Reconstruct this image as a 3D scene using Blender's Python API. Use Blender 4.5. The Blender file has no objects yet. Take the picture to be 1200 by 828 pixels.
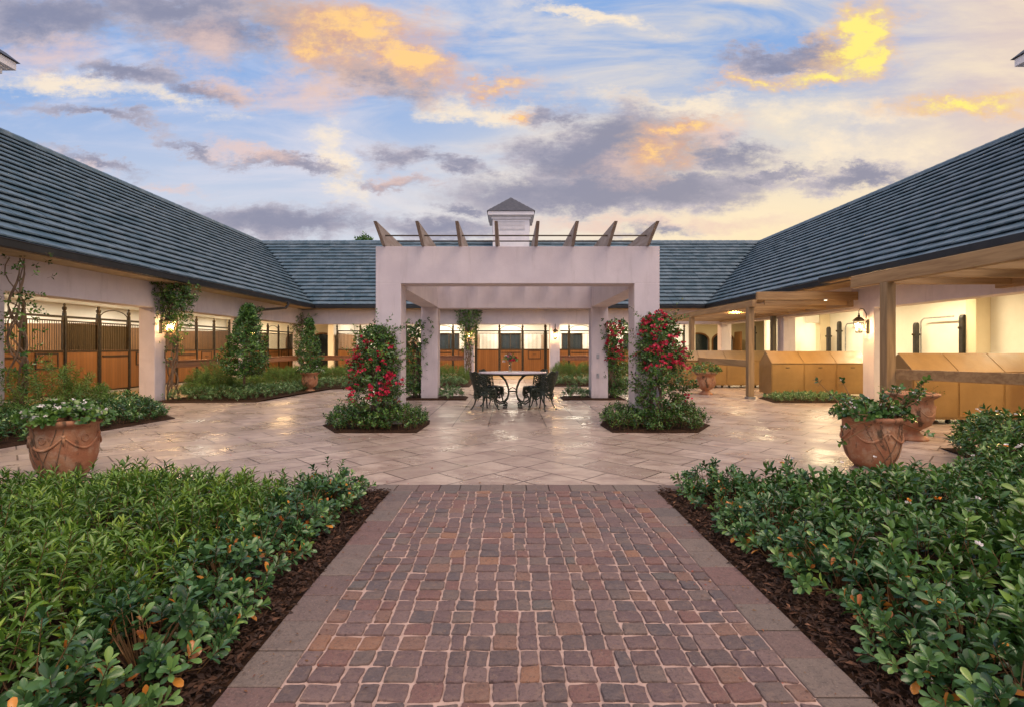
import bpy, math, random
import numpy as np
from mathutils import Vector, Matrix
C = bpy.context.scene.collection
random.seed(7)
RNG = np.random.default_rng(11)
PI = math.pi
R = math.radians

# ------------------------------------------------------------------ camera
cd = bpy.data.cameras.new('camera'); cam = bpy.data.objects.new('camera', cd); C.objects.link(cam)
cam.location = (0, 0, 1.35); cam.rotation_euler = (R(90), 0, 0)
cd.lens = 17.7; cd.sensor_width = 36; cd.shift_x = 0.0033; cd.shift_y = -0.0058
cd.clip_start = 0.05; cd.clip_end = 2000
bpy.context.scene.camera = cam
vs = bpy.context.scene.view_settings
vs.view_transform = 'Standard'; vs.look = 'None'; vs.gamma = 1; vs.use_curve_mapping = False
vs.exposure = 0.5

# ------------------------------------------------------------------ node helper
class NT:
    def __init__(s, tree): s.t = tree; s.n = tree.nodes; s.l = tree.links
    def new(s, typ, **kw):
        n = s.n.new(typ)
        for k, v in kw.items(): setattr(n, k, v)
        return n
    def put(s, sock, v):
        if isinstance(v, bpy.types.NodeSocket): s.l.new(v, sock)
        elif v is not None:
            if isinstance(v, (tuple, list)) and len(v) == 3 and sock.type == 'RGBA': v = (*v, 1)
            sock.default_value = v
    def math(s, op, a, b=None, c=None, clamp=False):
        n = s.new('ShaderNodeMath', operation=op, use_clamp=clamp)
        for i, v in enumerate((a, b, c)):
            if v is not None: s.put(n.inputs[i], v)
        return n.outputs[0]
    def vmath(s, op, a, b=None, out=0):
        n = s.new('ShaderNodeVectorMath', operation=op)
        s.put(n.inputs[0], a)
        if b is not None: s.put(n.inputs[1], b)
        return n.outputs[out]
    def mix(s, f, a, b, mode='MIX'):
        n = s.new('ShaderNodeMix', data_type='RGBA', blend_type=mode)
        s.put(n.inputs[0], f); s.put(n.inputs[6], a); s.put(n.inputs[7], b)
        return n.outputs[2]
    def noise(s, vec, scale, detail=4, rough=.55, dist=0, dim='3D', out=0):
        n = s.new('ShaderNodeTexNoise', noise_dimensions=dim)
        s.put(n.inputs['Vector'], vec); n.inputs['Scale'].default_value = scale
        n.inputs['Detail'].default_value = detail; n.inputs['Roughness'].default_value = rough
        n.inputs['Distortion'].default_value = dist
        return n.outputs[out]
    def ramp(s, f, stops, interp='LINEAR'):
        n = s.new('ShaderNodeValToRGB'); s.put(n.inputs[0], f); r = n.color_ramp; r.interpolation = interp
        while len(r.elements) < len(stops): r.elements.new(.5)
        for e, (p, c) in zip(r.elements, stops):
            e.position = p; e.color = (*c, 1) if len(c) == 3 else c
        return n.outputs[0]
    def mrange(s, v, a, b, c=0, d=1, smooth=True):
        n = s.new('ShaderNodeMapRange', interpolation_type='SMOOTHSTEP' if smooth else 'LINEAR')
        s.put(n.inputs[0], v)
        for i, x in enumerate((a, b, c, d)): n.inputs[i + 1].default_value = x
        return n.outputs[0]
    def sep(s, v):
        n = s.new('ShaderNodeSeparateXYZ'); s.put(n.inputs[0], v); return n.outputs
    def comb(s, x, y, z=0):
        n = s.new('ShaderNodeCombineXYZ'); s.put(n.inputs[0], x); s.put(n.inputs[1], y); s.put(n.inputs[2], z); return n.outputs[0]
    def mapping(s, v, loc=(0,0,0), rot=(0,0,0), sc=(1,1,1), typ='POINT'):
        n = s.new('ShaderNodeMapping', vector_type=typ); s.put(n.inputs[0], v)
        n.inputs[1].default_value = loc; n.inputs[2].default_value = rot; n.inputs[3].default_value = sc
        return n.outputs[0]

def srgb(r, g, b):
    f = lambda c: (c/255/12.92) if c/255 <= .04045 else ((c/255+.055)/1.055)**2.4
    return (f(r), f(g), f(b))

# ------------------------------------------------------------------ world: dusk sky, drawn by direction
W = bpy.data.worlds.new('World'); bpy.context.scene.world = W; W.use_nodes = True
t = NT(W.node_tree); t.n.clear()
tc = t.new('ShaderNodeTexCoord').outputs['Generated']
dx, dy, dz = t.sep(tc)
yy = t.math('MAXIMUM', dy, .06)
u = t.math('DIVIDE', dx, yy); v = t.math('DIVIDE', t.math('MAXIMUM', dz, 0), yy)
uv = t.comb(u, v, 0)
el = t.math('MAXIMUM', dz, 0)
lowf = t.mrange(v, .62, .16)
base = t.mix(t.mrange(v, .16, .60), srgb(208, 214, 226), srgb(132, 170, 224))
warm = t.math('MULTIPLY', t.mrange(u, -.35, .55), t.mrange(v, .66, .12))
base = t.mix(warm, base, srgb(255, 232, 186))
warm2 = t.math('MULTIPLY', t.mrange(u, .55, 1.05), t.mrange(v, .15, .5))
base = t.mix(t.math('MULTIPLY', warm2, .85), base, srgb(224, 200, 188))
# high streaks
st = t.mapping(uv, rot=(0, 0, R(14)), sc=(1.0, 4.2, 1))
n1 = t.noise(st, 2.3, 7, .6, .6)
streak = t.mrange(n1, .38, .72)
base = t.mix(t.math('MULTIPLY', streak, .68), base, t.mix(t.mrange(u, -.6, .5), srgb(226, 222, 232), srgb(250, 232, 200)))
# domain warp for the clouds
wn = t.noise(t.mapping(uv, sc=(1, 1.5, 1)), 4.2, 10, .66, 0, out=1)
wv = t.vmath('SUBTRACT', wn, (.5, .5, .5))
wv = t.vmath('MULTIPLY', wv, (.30, .15, 0))
wuv = t.vmath('ADD', uv, wv)
wn2 = t.noise(t.mapping(uv, rot=(0,0,R(8)), sc=(1, 2.6, 1)), 15, 9, .72, .2, out=1)
wuv = t.vmath('ADD', wuv, t.vmath('MULTIPLY', t.vmath('SUBTRACT', wn2, (.5,.5,.5)), (.16,.055,0)))
fine = t.noise(t.mapping(uv, sc=(1, 1.9, 1)), 9, 11, .68)
def ell(lst):
    acc = None
    for (cx, cy, rx, ry, rot, k) in lst:
        m = t.mapping(wuv, ((cx-596)/590, (407-cy)/590, 0), (0, 0, R(rot)), (rx*1.2/590, ry*1.28/590, 1), 'TEXTURE')
        d = t.vmath('LENGTH', m, out=1)
        d = t.math('MULTIPLY_ADD', d, -k, k)          # k at centre, 0 on the rim
        acc = d if acc is None else t.math('MAXIMUM', acc, d)
    return t.math('ADD', acc, t.math('MULTIPLY_ADD', fine, 1.5, -.75))
cream = ell([(90,100,90,16,-10,.8),(560,125,90,18,-8,.8),(690,20,110,10,-8,.7),(800,118,130,14,-3,.7),(400,190,30,60,15,.6),(1000,180,120,35,0,.5),(200,118,70,12,-8,.6),(980,130,150,20,0,.5)])
dark = ell([(50,15,110,30,0,1),(250,35,110,34,-5,1),(370,28,110,34,-15,1),(440,88,75,24,-8,1),(150,88,75,15,-8,1),(235,103,60,12,-4,.9),(110,135,95,8,-10,.8),
    (335,190,80,9,-5,.9),(230,172,50,9,-20,.8),(330,264,130,21,0,1),(510,268,110,16,0,.9),(740,170,95,50,6,1.5),(680,188,90,28,-3,1.3),(720,222,210,26,3,1.3),(845,176,60,22,-12,.9),(885,206,90,9,2,.9),
    (540,243,45,9,0,.9),(480,180,34,15,-5,.8),(530,200,55,12,-20,.8),(455,214,40,8,-5,.8),(1010,216,80,13,4,1),(925,62,80,20,10,1.4),(650,133,38,12,5,.8),(110,185,70,8,-10,.8),(760,272,50,10,0,.8),(200,5,190,22,0,.9)])
gold = ell([(425,28,85,20,-10,1),(475,62,65,22,-22,1.1),(385,50,50,26,-20,.9),(575,98,45,8,-4,.9),(1005,38,58,24,20,1.5),(1018,66,36,16,20,1.1),(955,86,66,9,6,1.1),(985,48,50,14,20,.8),(1035,22,24,12,10,.9),(1135,122,80,8,0,.8),(775,172,34,18,10,.9),(800,140,40,8,0,.8),(870,95,22,8,0,.8),(610,132,14,6,0,.8)])
pink = ell([(265,100,40,16,-5,.9),(285,172,50,12,-18,1),(80,190,60,8,-10,.8),(60,60,70,22,0,.7),(380,100,70,28,0,.8),(200,215,70,8,-10,.8),(460,212,30,10,0,.8),(240,50,60,30,0,.6),(700,262,120,10,0,.8),(840,150,50,14,0,.7),(730,195,60,20,0,.6),(860,262,120,10,0,.6)])
base = t.mix(t.math('MULTIPLY', t.mrange(cream, .0, .7), .8), base, srgb(255, 236, 206))
dcol = t.mix(t.mrange(t.math('ADD', t.math('MULTIPLY', dark, -.35), fine), .15, .6), srgb(134, 136, 160), srgb(196, 188, 198))
base = t.mix(t.math('MULTIPLY', t.mrange(dark, -.12, .62), .9), base, dcol)
base = t.mix(t.math('MULTIPLY', t.mrange(pink, -.1, .9), .7), base, srgb(232, 200, 188))
base = t.mix(t.math('MULTIPLY', t.mrange(gold, -.7, .35), .38), base, srgb(246, 206, 168))
gk = t.mrange(t.math('ADD', gold, t.math('MULTIPLY_ADD', t.noise(uv, 30, 8, .7), 1.6, -.8)), .1, .9)
gcol = t.mix(t.mrange(u, .3, .62), t.mix(gk, srgb(214, 164, 146), srgb(255, 208, 138)), t.mix(gk, srgb(236, 192, 134), srgb(255, 238, 128)))
base = t.mix(t.math('MULTIPLY', t.mrange(gold, -.22, .95), .95), base, gcol)
base = t.mix(1.0, base, (.76, .745, .73), 'MULTIPLY')
# behind the camera and overhead: broken pale mauve and blue cloud
gen = t.noise(t.mapping(tc, sc=(1, 1, 2.5)), 2.2, 6, .6)
behind = t.mix(t.mrange(gen, .4, .62), srgb(186, 198, 226), srgb(246, 226, 222))
behind = t.mix(1.0, behind, (1.15, 1.12, 1.1), 'MULTIPLY')
base = t.mix(t.mrange(dy, .22, .0), base, behind)
base = t.mix(t.mrange(dz, .0, -.04), base, (.06, .055, .05))
bg = t.new('ShaderNodeBackground'); t.put(bg.inputs[0], base); bg.inputs[1].default_value = 1.0
t.l.new(bg.outputs[0], t.new('ShaderNodeOutputWorld').inputs[0])

sd = bpy.data.lights.new('sun', 'SUN'); sd.energy = 1.5; sd.angle = R(38); sd.color = (1, .74, .55)
so = bpy.data.objects.new('sun', sd); C.objects.link(so)
so.rotation_euler = Vector((-.34, .30, -.89)).to_track_quat('-Z', 'Y').to_euler()   # soft bright afterglow high behind the camera's right shoulder

# ------------------------------------------------------------------ materials
def mat(name, col, rough=.6, metal=0, spec=.5, build=None):
    m = bpy.data.materials.new(name); m.use_nodes = True
    nt = NT(m.node_tree); b = nt.n['Principled BSDF']
    b.inputs['Base Color'].default_value = (*col, 1); b.inputs['Roughness'].default_value = rough
    b.inputs['Metallic'].default_value = metal; b.inputs['Specular IOR Level'].default_value = spec
    if build: build(nt, b)
    return m
def oc(nt): return nt.new('ShaderNodeTexCoord').outputs['Object']
def bump(nt, b, h, strength=.3, dist=.01):
    n = nt.new('ShaderNodeBump'); nt.put(n.inputs['Height'], h)
    n.inputs['Strength'].default_value = strength; n.inputs['Distance'].default_value = dist
    nt.l.new(n.outputs[0], b.inputs['Normal'])
def noisy(c1, c2, scale=3, rough=.6, bs=20, bst=.2, metal=0, spec=.5, name='m', detail=6, lo=.35, hi=.65, dist=.01, sc=(1,1,1)):
    def f(nt, b):
        o = nt.mapping(oc(nt), sc=sc)
        n = nt.noise(o, scale, detail, .62)
        nt.put(b.inputs['Base Color'], nt.mix(nt.mrange(n, lo, hi), c1, c2))
        nt.put(b.inputs['Roughness'], nt.mrange(nt.noise(o, scale*3, 3), .3, .7, rough*.85, min(1, rough*1.15)))
        if bst: bump(nt, b, nt.noise(o, bs, 5, .6), bst, dist)
    return mat(name, c1, rough, metal, spec, f)

M = {}
def f_stucco(nt, b):
    o = oc(nt); n = nt.noise(o, 1.3, 7, .65)
    c = nt.mix(nt.mrange(n, .35, .65), (.66,.59,.60), (.58,.515,.535))
    st_ = nt.noise(nt.mapping(o, sc=(1,1,.12)), 7, 6, .65)
    c = nt.mix(nt.math('MULTIPLY', nt.mrange(st_, .52, .75), .40), c, (.40,.35,.34))
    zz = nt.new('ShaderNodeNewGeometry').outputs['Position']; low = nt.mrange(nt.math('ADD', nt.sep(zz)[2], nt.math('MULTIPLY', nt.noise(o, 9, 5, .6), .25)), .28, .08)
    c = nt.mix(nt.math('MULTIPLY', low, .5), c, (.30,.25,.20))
    nt.put(b.inputs['Base Color'], c); bump(nt, b, nt.math('ADD', nt.noise(o, 70, 5, .7), nt.noise(o, 6, 3, .6)), .30, .008)
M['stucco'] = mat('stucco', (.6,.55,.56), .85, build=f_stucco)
M['old_stucco'] = noisy((.64,.57,.60), (.57,.505,.535), 1.3, .85, 60, .12, name='stucco', dist=.006)
M['cream'] = noisy((.72,.62,.44), (.66,.56,.39), 1.1, .85, 50, .1, name='cream_stucco')
M['white_wall'] = noisy((.82,.80,.74), (.74,.72,.66), .8, .8, 40, .1, name='white_wall')
M['soffit'] = noisy((.50,.38,.24), (.42,.31,.19), 2, .8, 30, .1, name='soffit_board')
M['slate_dark'] = noisy((.035,.035,.045), (.06,.06,.07), 6, .5, 30, .2, name='dark_slate')
M['trim'] = noisy((.78,.75,.76), (.70,.68,.70), 3, .6, 40, .05, name='painted_trim')
M['black_metal'] = noisy((.018,.018,.018), (.04,.035,.03), 8, .42, 60, .08, .3, name='black_metal')
M['bronze'] = noisy((.045,.033,.022), (.07,.05,.03), 6, .4, 60, .08, .5, name='bronze_metal')
M['iron'] = noisy((.018,.028,.020), (.045,.060,.042), 25, .45, 80, .3, .4, name='cast_iron')
M['gutter'] = noisy((.012,.013,.015), (.022,.022,.024), 3, .35, 40, .05, .2, name='gutter_metal')
M['mulch'] = noisy((.018,.009,.005), (.055,.026,.012), 45, .95, 90, 1.0, name='mulch', dist=.02, spec=.2)
M['soil'] = noisy((.05,.035,.02), (.09,.06,.035), 2, .95, 20, .3, name='earth')
M['bark'] = noisy((.10,.065,.04), (.22,.15,.09), 18, .9, 50, .8, name='bark', sc=(1,1,.25))
M['marble'] = noisy((.62,.56,.60), (.48,.43,.47), 6, .25, 30, .03, name='marble_top')
M['galv'] = noisy((.45,.46,.47), (.3,.31,.32), 20, .4, 60, .1, .8, name='galvanised_steel')
M['aisle'] = noisy((.27,.20,.12), (.20,.145,.085), 1.5, .6, 25, .2, name='aisle_floor')
M['binside'] = noisy((.30,.18,.062), (.245,.145,.048), 2, .45, 60, .05, .0, name='bin_paint')
M['petal_white'] = mat('petal_white', (.85,.80,.76), .6)
M['petal_red'] = noisy((.66,.03,.075), (.36,.006,.035), 30, .55, 50, .1, name='petal_red')
M['petal_pink'] = mat('petal_pink', (.75,.25,.33), .6)
M['petal_orange'] = mat('petal_orange', (.80,.30,.03), .6)

def f_terra(nt, b):
    o = oc(nt); n = nt.noise(o, 5, 8, .65); n2 = nt.noise(nt.mapping(o, loc=(3,1,2), sc=(1,1,.45)), 7, 7, .7, .5)
    c = nt.mix(nt.mrange(n, .38, .62), (.36,.145,.07), (.44,.22,.11))
    c = nt.mix(nt.math('MULTIPLY', nt.mrange(nt.noise(o, 9, 6, .7), .48, .68), .65), c, (.50,.34,.22))
    c = nt.mix(nt.math('MULTIPLY', nt.mrange(n2, .53, .63), .9), c, (.07,.045,.022))
    nt.put(b.inputs['Base Color'], c); bump(nt, b, nt.noise(o, 22, 8, .7), .6, .015)
M['terra'] = mat('weathered_terracotta', (.5,.22,.11), .78, build=f_terra)

def f_wood(c1, c2, board=.11, axis='x'):
    def f(nt, b):
        o = oc(nt); x, y, z = nt.sep(o)
        h = nt.math('ADD', x, y)
        bi = nt.math('FLOOR', nt.math('DIVIDE', h, board))
        wnn = nt.new('ShaderNodeTexWhiteNoise', noise_dimensions='1D'); nt.put(wnn.inputs['W'], bi)
        g = nt.noise(nt.mapping(nt.vmath('ADD', o, nt.comb(bi, bi, bi)), sc=(1,1,.07)), 28, 5, .6, .4)
        c = nt.mix(g, c1, c2)
        c = nt.mix(nt.math('MULTIPLY', wnn.outputs[0], .35), c, tuple(k*.6 for k in c1))
        fr = nt.math('FRACT', nt.math('DIVIDE', h, board))
        e = nt.mrange(nt.math('MINIMUM', fr, nt.math('SUBTRACT', 1, fr)), .0, .06)
        nt.put(b.inputs['Base Color'], nt.mix(e, tuple(k*.35 for k in c1), c))
        bump(nt, b, e, .5, .006)
    return f
M['stall_wood'] = mat('varnished_boards', (.4,.17,.05), .38, build=f_wood((.17,.075,.024), (.29,.140,.050)))
def f_timber(c1, c2, sc):
    def f(nt, b):
        o = oc(nt); g = nt.noise(nt.mapping(o, sc=sc), 14, 6, .6, .5)
        k = nt.new('ShaderNodeTexVoronoi'); nt.put(k.inputs['Vector'], nt.mapping(o, sc=tuple(max(.35, q) for q in sc))); k.inputs['Scale'].default_value = 3.4
        c = nt.mix(nt.mrange(g, .3, .7), c1, c2)
        c = nt.mix(nt.mrange(k.outputs[0], .09, .04), c, tuple(q*.3 for q in c1))
        nt.put(b.inputs['Base Color'], c); bump(nt, b, g, .3, .004)
    return f
M['timber_y'] = mat('pine_beam_long', (.5,.33,.15), .65, build=f_timber((.25,.145,.06), (.40,.255,.115), (1,.08,1)))
M['timber_x'] = mat('pine_beam_cross', (.5,.33,.15), .65, build=f_timber((.25,.145,.06), (.40,.255,.115), (.08,1,1)))
M['timber_z'] = mat('pine_post', (.42,.28,.13), .65, build=f_timber((.20,.13,.06), (.33,.22,.11), (1,1,.08)))
M['timber_dark'] = mat('dark_post', (.09,.07,.045), .65, build=f_timber((.07,.06,.04), (.13,.10,.06), (1,1,.08)))
M['rail_wood'] = mat('rail_board', (.25,.10,.05), .5, build=f_timber((.20,.08,.04), (.32,.14,.06), (1,.08,1)))
M['rafter'] = mat('weathered_rafter', (.45,.34,.25), .75, build=f_timber((.36,.31,.27), (.25,.20,.165), (1,.1,1)))

def f_tile(nt, b):
    o = oc(nt); a = nt.new('ShaderNodeAttribute', attribute_name='tint').outputs['Fac']
    c = nt.mix(a, (.045,.088,.115), (.090,.138,.172))
    c = nt.mix(nt.mrange(nt.noise(o, 2.2, 6, .65), .42, .68), c, (.125,.172,.205))
    c = nt.mix(nt.math('MULTIPLY', nt.mrange(nt.noise(nt.mapping(o, sc=(1,1,.3)), 5, 7, .7), .52, .7), .5), c, (.05,.07,.075))
    nt.put(b.inputs['Base Color'], c); bump(nt, b, nt.noise(o, 30, 6, .6), .25, .01)
M['tile'] = mat('slate_tile', (.08,.12,.14), .42, build=f_tile)

def f_cobble(nt, b):
    o = oc(nt); a = nt.new('ShaderNodeAttribute', attribute_name='tint').outputs['Fac']
    c = nt.ramp(a, [(0,(.155,.100,.094)),(.15,(.122,.088,.084)),(.28,(.180,.120,.110)),(.42,(.152,.112,.098)),(.54,(.115,.090,.090)),(.64,(.185,.098,.084)),(.76,(.140,.092,.090)),(.88,(.205,.118,.088)),(.955,(.26,.135,.082)),(.985,(.130,.112,.102))], 'CONSTANT')
    n = nt.noise(o, 22, 8, .68)
    c = nt.mix(nt.math('MULTIPLY', nt.mrange(n, .48, .7), .45), c, (.27,.185,.14))
    c = nt.mix(nt.math('MULTIPLY', nt.mrange(nt.noise(o, 75, 6, .75), .50, .66), .6), c, (.045,.035,.035))
    c = nt.mix(nt.math('MULTIPLY', nt.mrange(nt.noise(o, 160, 3, .7), .60, .72), .5), c, (.38,.30,.26))
    nt.put(b.inputs['Base Color'], c)
    nt.put(b.inputs['Roughness'], nt.mrange(n, .3, .7, .45, .75))
    bump(nt, b, nt.math('ADD', nt.noise(o, 40, 8, .7), nt.noise(o, 13, 4, .6)), .8, .016)
M['cobble'] = mat('porphyry_sett', (.2,.14,.14), .5, build=f_cobble)
M['mortar'] = noisy((.50,.36,.30), (.36,.25,.21), 14, .9, 70, .6, name='joint_sand')

def f_trav(nt, b):
    o = oc(nt); x, y, z = nt.sep(o)
    ax = nt.math('ABSOLUTE', nt.math('SUBTRACT', x, .15))
    p = nt.comb(ax, y, 0)
    def brick(vec, w, h, off):
        k = nt.new('ShaderNodeTexBrick', offset=off); nt.put(k.inputs['Vector'], vec)
        k.inputs['Color1'].default_value = (0,0,0,1); k.inputs['Color2'].default_value = (1,1,1,1); k.inputs['Mortar'].default_value = (.5,.5,.5,1)
        k.inputs['Scale'].default_value = 1; k.inputs['Mortar Size'].default_value = .009; k.inputs['Mortar Smooth'].default_value = .1
        k.inputs['Bias'].default_value = 0; k.inputs['Brick Width'].default_value = w; k.inputs['Row Height'].default_value = h
        return k.outputs[0], k.outputs[1]
    jit = nt.vmath('ADD', p, nt.vmath('MULTIPLY', nt.vmath('SUBTRACT', nt.noise(o, 6, 3, out=1), (.5,.5,.5)), (.006,.006,0)))
    c1, m1 = brick(nt.mapping(jit, rot=(0,0,R(45))), .80, .45, .5)
    c2, m2 = brick(nt.mapping(jit, loc=(.12,.1,0)), .62, .62, .0)
    inp = nt.math('MULTIPLY', nt.math('LESS_THAN', ax, 1.72), nt.math('MULTIPLY', nt.math('GREATER_THAN', y, 8.6), nt.math('LESS_THAN', y, 21)))
    cc = nt.mix(inp, c1, c2); mm = nt.sep(nt.mix(inp, nt.comb(m1,m1,m1), nt.comb(m2,m2,m2)))[0]
    edge = nt.math('MULTIPLY', nt.math('COMPARE', ax, 1.72, .012), nt.math('GREATER_THAN', y, 8.6))
    mm = nt.math('MAXIMUM', mm, edge)
    c = nt.mix(cc, (.31,.245,.20), (.47,.38,.31))
    n = nt.noise(nt.mapping(o, rot=(0,0,R(30)), sc=(1,2.2,1)), 2.6, 9, .68, .3)
    c = nt.mix(nt.mrange(n, .4, .64), c, (.29,.215,.18))
    n3 = nt.noise(o, 14, 8, .7)
    c = nt.mix(nt.math('MULTIPLY', nt.mrange(n3, .56, .72), .55), c, (.22,.15,.12))
    c = nt.mix(nt.math('MULTIPLY', mm, .95), c, (.075,.05,.04))
    nt.put(b.inputs['Base Color'], c)
    nt.put(b.inputs['Roughness'], nt.mrange(nt.noise(o, 1.1, 6, .65), .38, .62, .24, .46))
    h = nt.math('ADD', nt.math('MULTIPLY', n3, .5), nt.math('ADD', nt.math('MULTIPLY', nt.noise(o, 1.7, 4, .6), 1.2), nt.math('MULTIPLY', mm, -1.5)))
    h = nt.math('ADD', h, nt.math('MULTIPLY', nt.sep(cc)[0], .35))
    bump(nt, b, h, .38, .010)
M['trav'] = mat('travertine_paving', (.5,.38,.3), .35, build=f_trav)

def f_tinted(stops, nscale=10, bs=.2, spk=0):
    def f(nt, b):
        a = nt.new('ShaderNodeAttribute', attribute_name='tint').outputs['Fac']
        c = nt.ramp(a, stops); o = oc(nt); n = nt.noise(o, nscale, 6, .65)
        c = nt.mix(nt.math('MULTIPLY', nt.mrange(n, .45, .7), .35), c, tuple(k*.55 for k in stops[len(stops)//2][1]))
        nt.put(b.inputs['Base Color'], c)
        if spk:
            c2 = nt.mix(nt.math('MULTIPLY', nt.mrange(nt.noise(o, 90, 6, .75), .5, .64), spk), c, (.05,.038,.034))
            c2 = nt.mix(nt.math('MULTIPLY', nt.mrange(nt.noise(o, 130, 4, .7), .56, .7), spk), c2, (.34,.26,.22))
            nt.put(b.inputs['Base Color'], c2); b.inputs['Roughness'].default_value = .62
        bump(nt, b, nt.noise(o, 45, 7, .7), bs, .01)
    return f
M['slab'] = mat('border_stone', (.2,.16,.16), .5, build=f_tinted([(0,(.165,.118,.102)),(.3,(.185,.145,.120)),(.55,(.130,.105,.095)),(.8,(.180,.100,.088)),(1,(.155,.128,.110))], nscale=12, bs=1.0, spk=.6))
M['chip'] = mat('bark_chip', (.1,.05,.03), .9, build=f_tinted([(0,(.02,.01,.006)),(.5,(.06,.028,.014)),(.85,(.12,.055,.028)),(1,(.26,.13,.07))]))
M['glass_dark'] = mat('dark_pane', (.02,.03,.035), .08)

def leafmat(name, stops, rough=.35, trans=.18):
    m = bpy.data.materials.new(name); m.use_nodes = True; nt = NT(m.node_tree); b = nt.n['Principled BSDF']
    a = nt.new('ShaderNodeAttribute', attribute_name='tint').outputs['Fac']
    c = nt.ramp(a, stops)
    nt.put(b.inputs['Base Color'], c); b.inputs['Roughness'].default_value = rough; b.inputs['Specular IOR Level'].default_value = .5
    tr = nt.new('ShaderNodeBsdfTranslucent'); nt.put(tr.inputs[0], nt.mix(.5, c, (.10,.20,.02), 'MIX'))
    mx = nt.new('ShaderNodeMixShader'); mx.inputs[0].default_value = trans
    nt.l.new(b.outputs[0], mx.inputs[1]); nt.l.new(tr.outputs[0], mx.inputs[2])
    nt.l.new(mx.outputs[0], nt.n['Material Output'].inputs[0])
    return m
M['leaf_glossy'] = leafmat('leaf_glossy_bluegreen', [(0,(.008,.028,.011)),(.25,(.024,.070,.024)),(.6,(.075,.175,.055)),(.82,(.15,.28,.07)),(.94,(.28,.40,.07)),(.955,(.62,.28,.03)),(1,(.42,.13,.03))], .26, .12)
M['leaf_lance'] = leafmat('leaf_lance_green', [(0,(.012,.038,.008)),(.25,(.048,.115,.018)),(.6,(.125,.245,.032)),(.88,(.27,.40,.05)),(1,(.42,.52,.10))], .28, .18)
M['leaf_dark'] = leafmat('leaf_dark_green', [(0,(.008,.026,.009)),(.25,(.026,.078,.020)),(.6,(.075,.175,.035)),(1,(.22,.36,.06))], .26, .12)
M['leaf_bright'] = leafmat('leaf_bright_green', [(0,(.018,.05,.014)),(.5,(.075,.17,.032)),(1,(.22,.34,.06))], .28, .2)
M['leaf_fine'] = leafmat('leaf_feathery', [(0,(.040,.10,.022)),(.5,(.12,.24,.045)),(1,(.30,.42,.08))], .5, .25)
M['leaf_varieg'] = leafmat('leaf_variegated', [(0,(.025,.080,.028)),(.4,(.075,.18,.055)),(.75,(.20,.34,.13)),(1,(.50,.58,.38))], .4)
M['stem'] = mat('stem', (.16,.085,.03), .7)
M['stem_green'] = mat('stem_green', (.10,.13,.03), .7)

def emis(name, col, s):
    m = bpy.data.materials.new(name); m.use_nodes = True; nt = NT(m.node_tree); nt.n.clear()
    e = nt.new('ShaderNodeEmission'); e.inputs[0].default_value = (*col, 1); e.inputs[1].default_value = s
    nt.l.new(e.outputs[0], nt.new('ShaderNodeOutputMaterial').inputs[0]); return m
M['flame'] = emis('lamp_flame', (1,.72,.35), 22)
M['downlight'] = emis('downlight_lens', (1,.8,.5), 8)
def glassmat(name, col=(1,1,1), rough=.02, alpha_mix=.85):
    m = bpy.data.materials.new(name); m.use_nodes = True; nt = NT(m.node_tree); nt.n.clear()
    g = nt.new('ShaderNodeBsdfGlossy'); g.inputs['Roughness'].default_value = rough
    tr = nt.new('ShaderNodeBsdfTransparent'); tr.inputs[0].default_value = (*col, 1)
    mx = nt.new('ShaderNodeMixShader'); mx.inputs[0].default_value = alpha_mix
    nt.l.new(g.outputs[0], mx.inputs[1]); nt.l.new(tr.outputs[0], mx.inputs[2])
    nt.l.new(mx.outputs[0], nt.new('ShaderNodeOutputMaterial').inputs[0]); return m
M['glass'] = glassmat('clear_glass', (.97,.95,.9))

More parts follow.
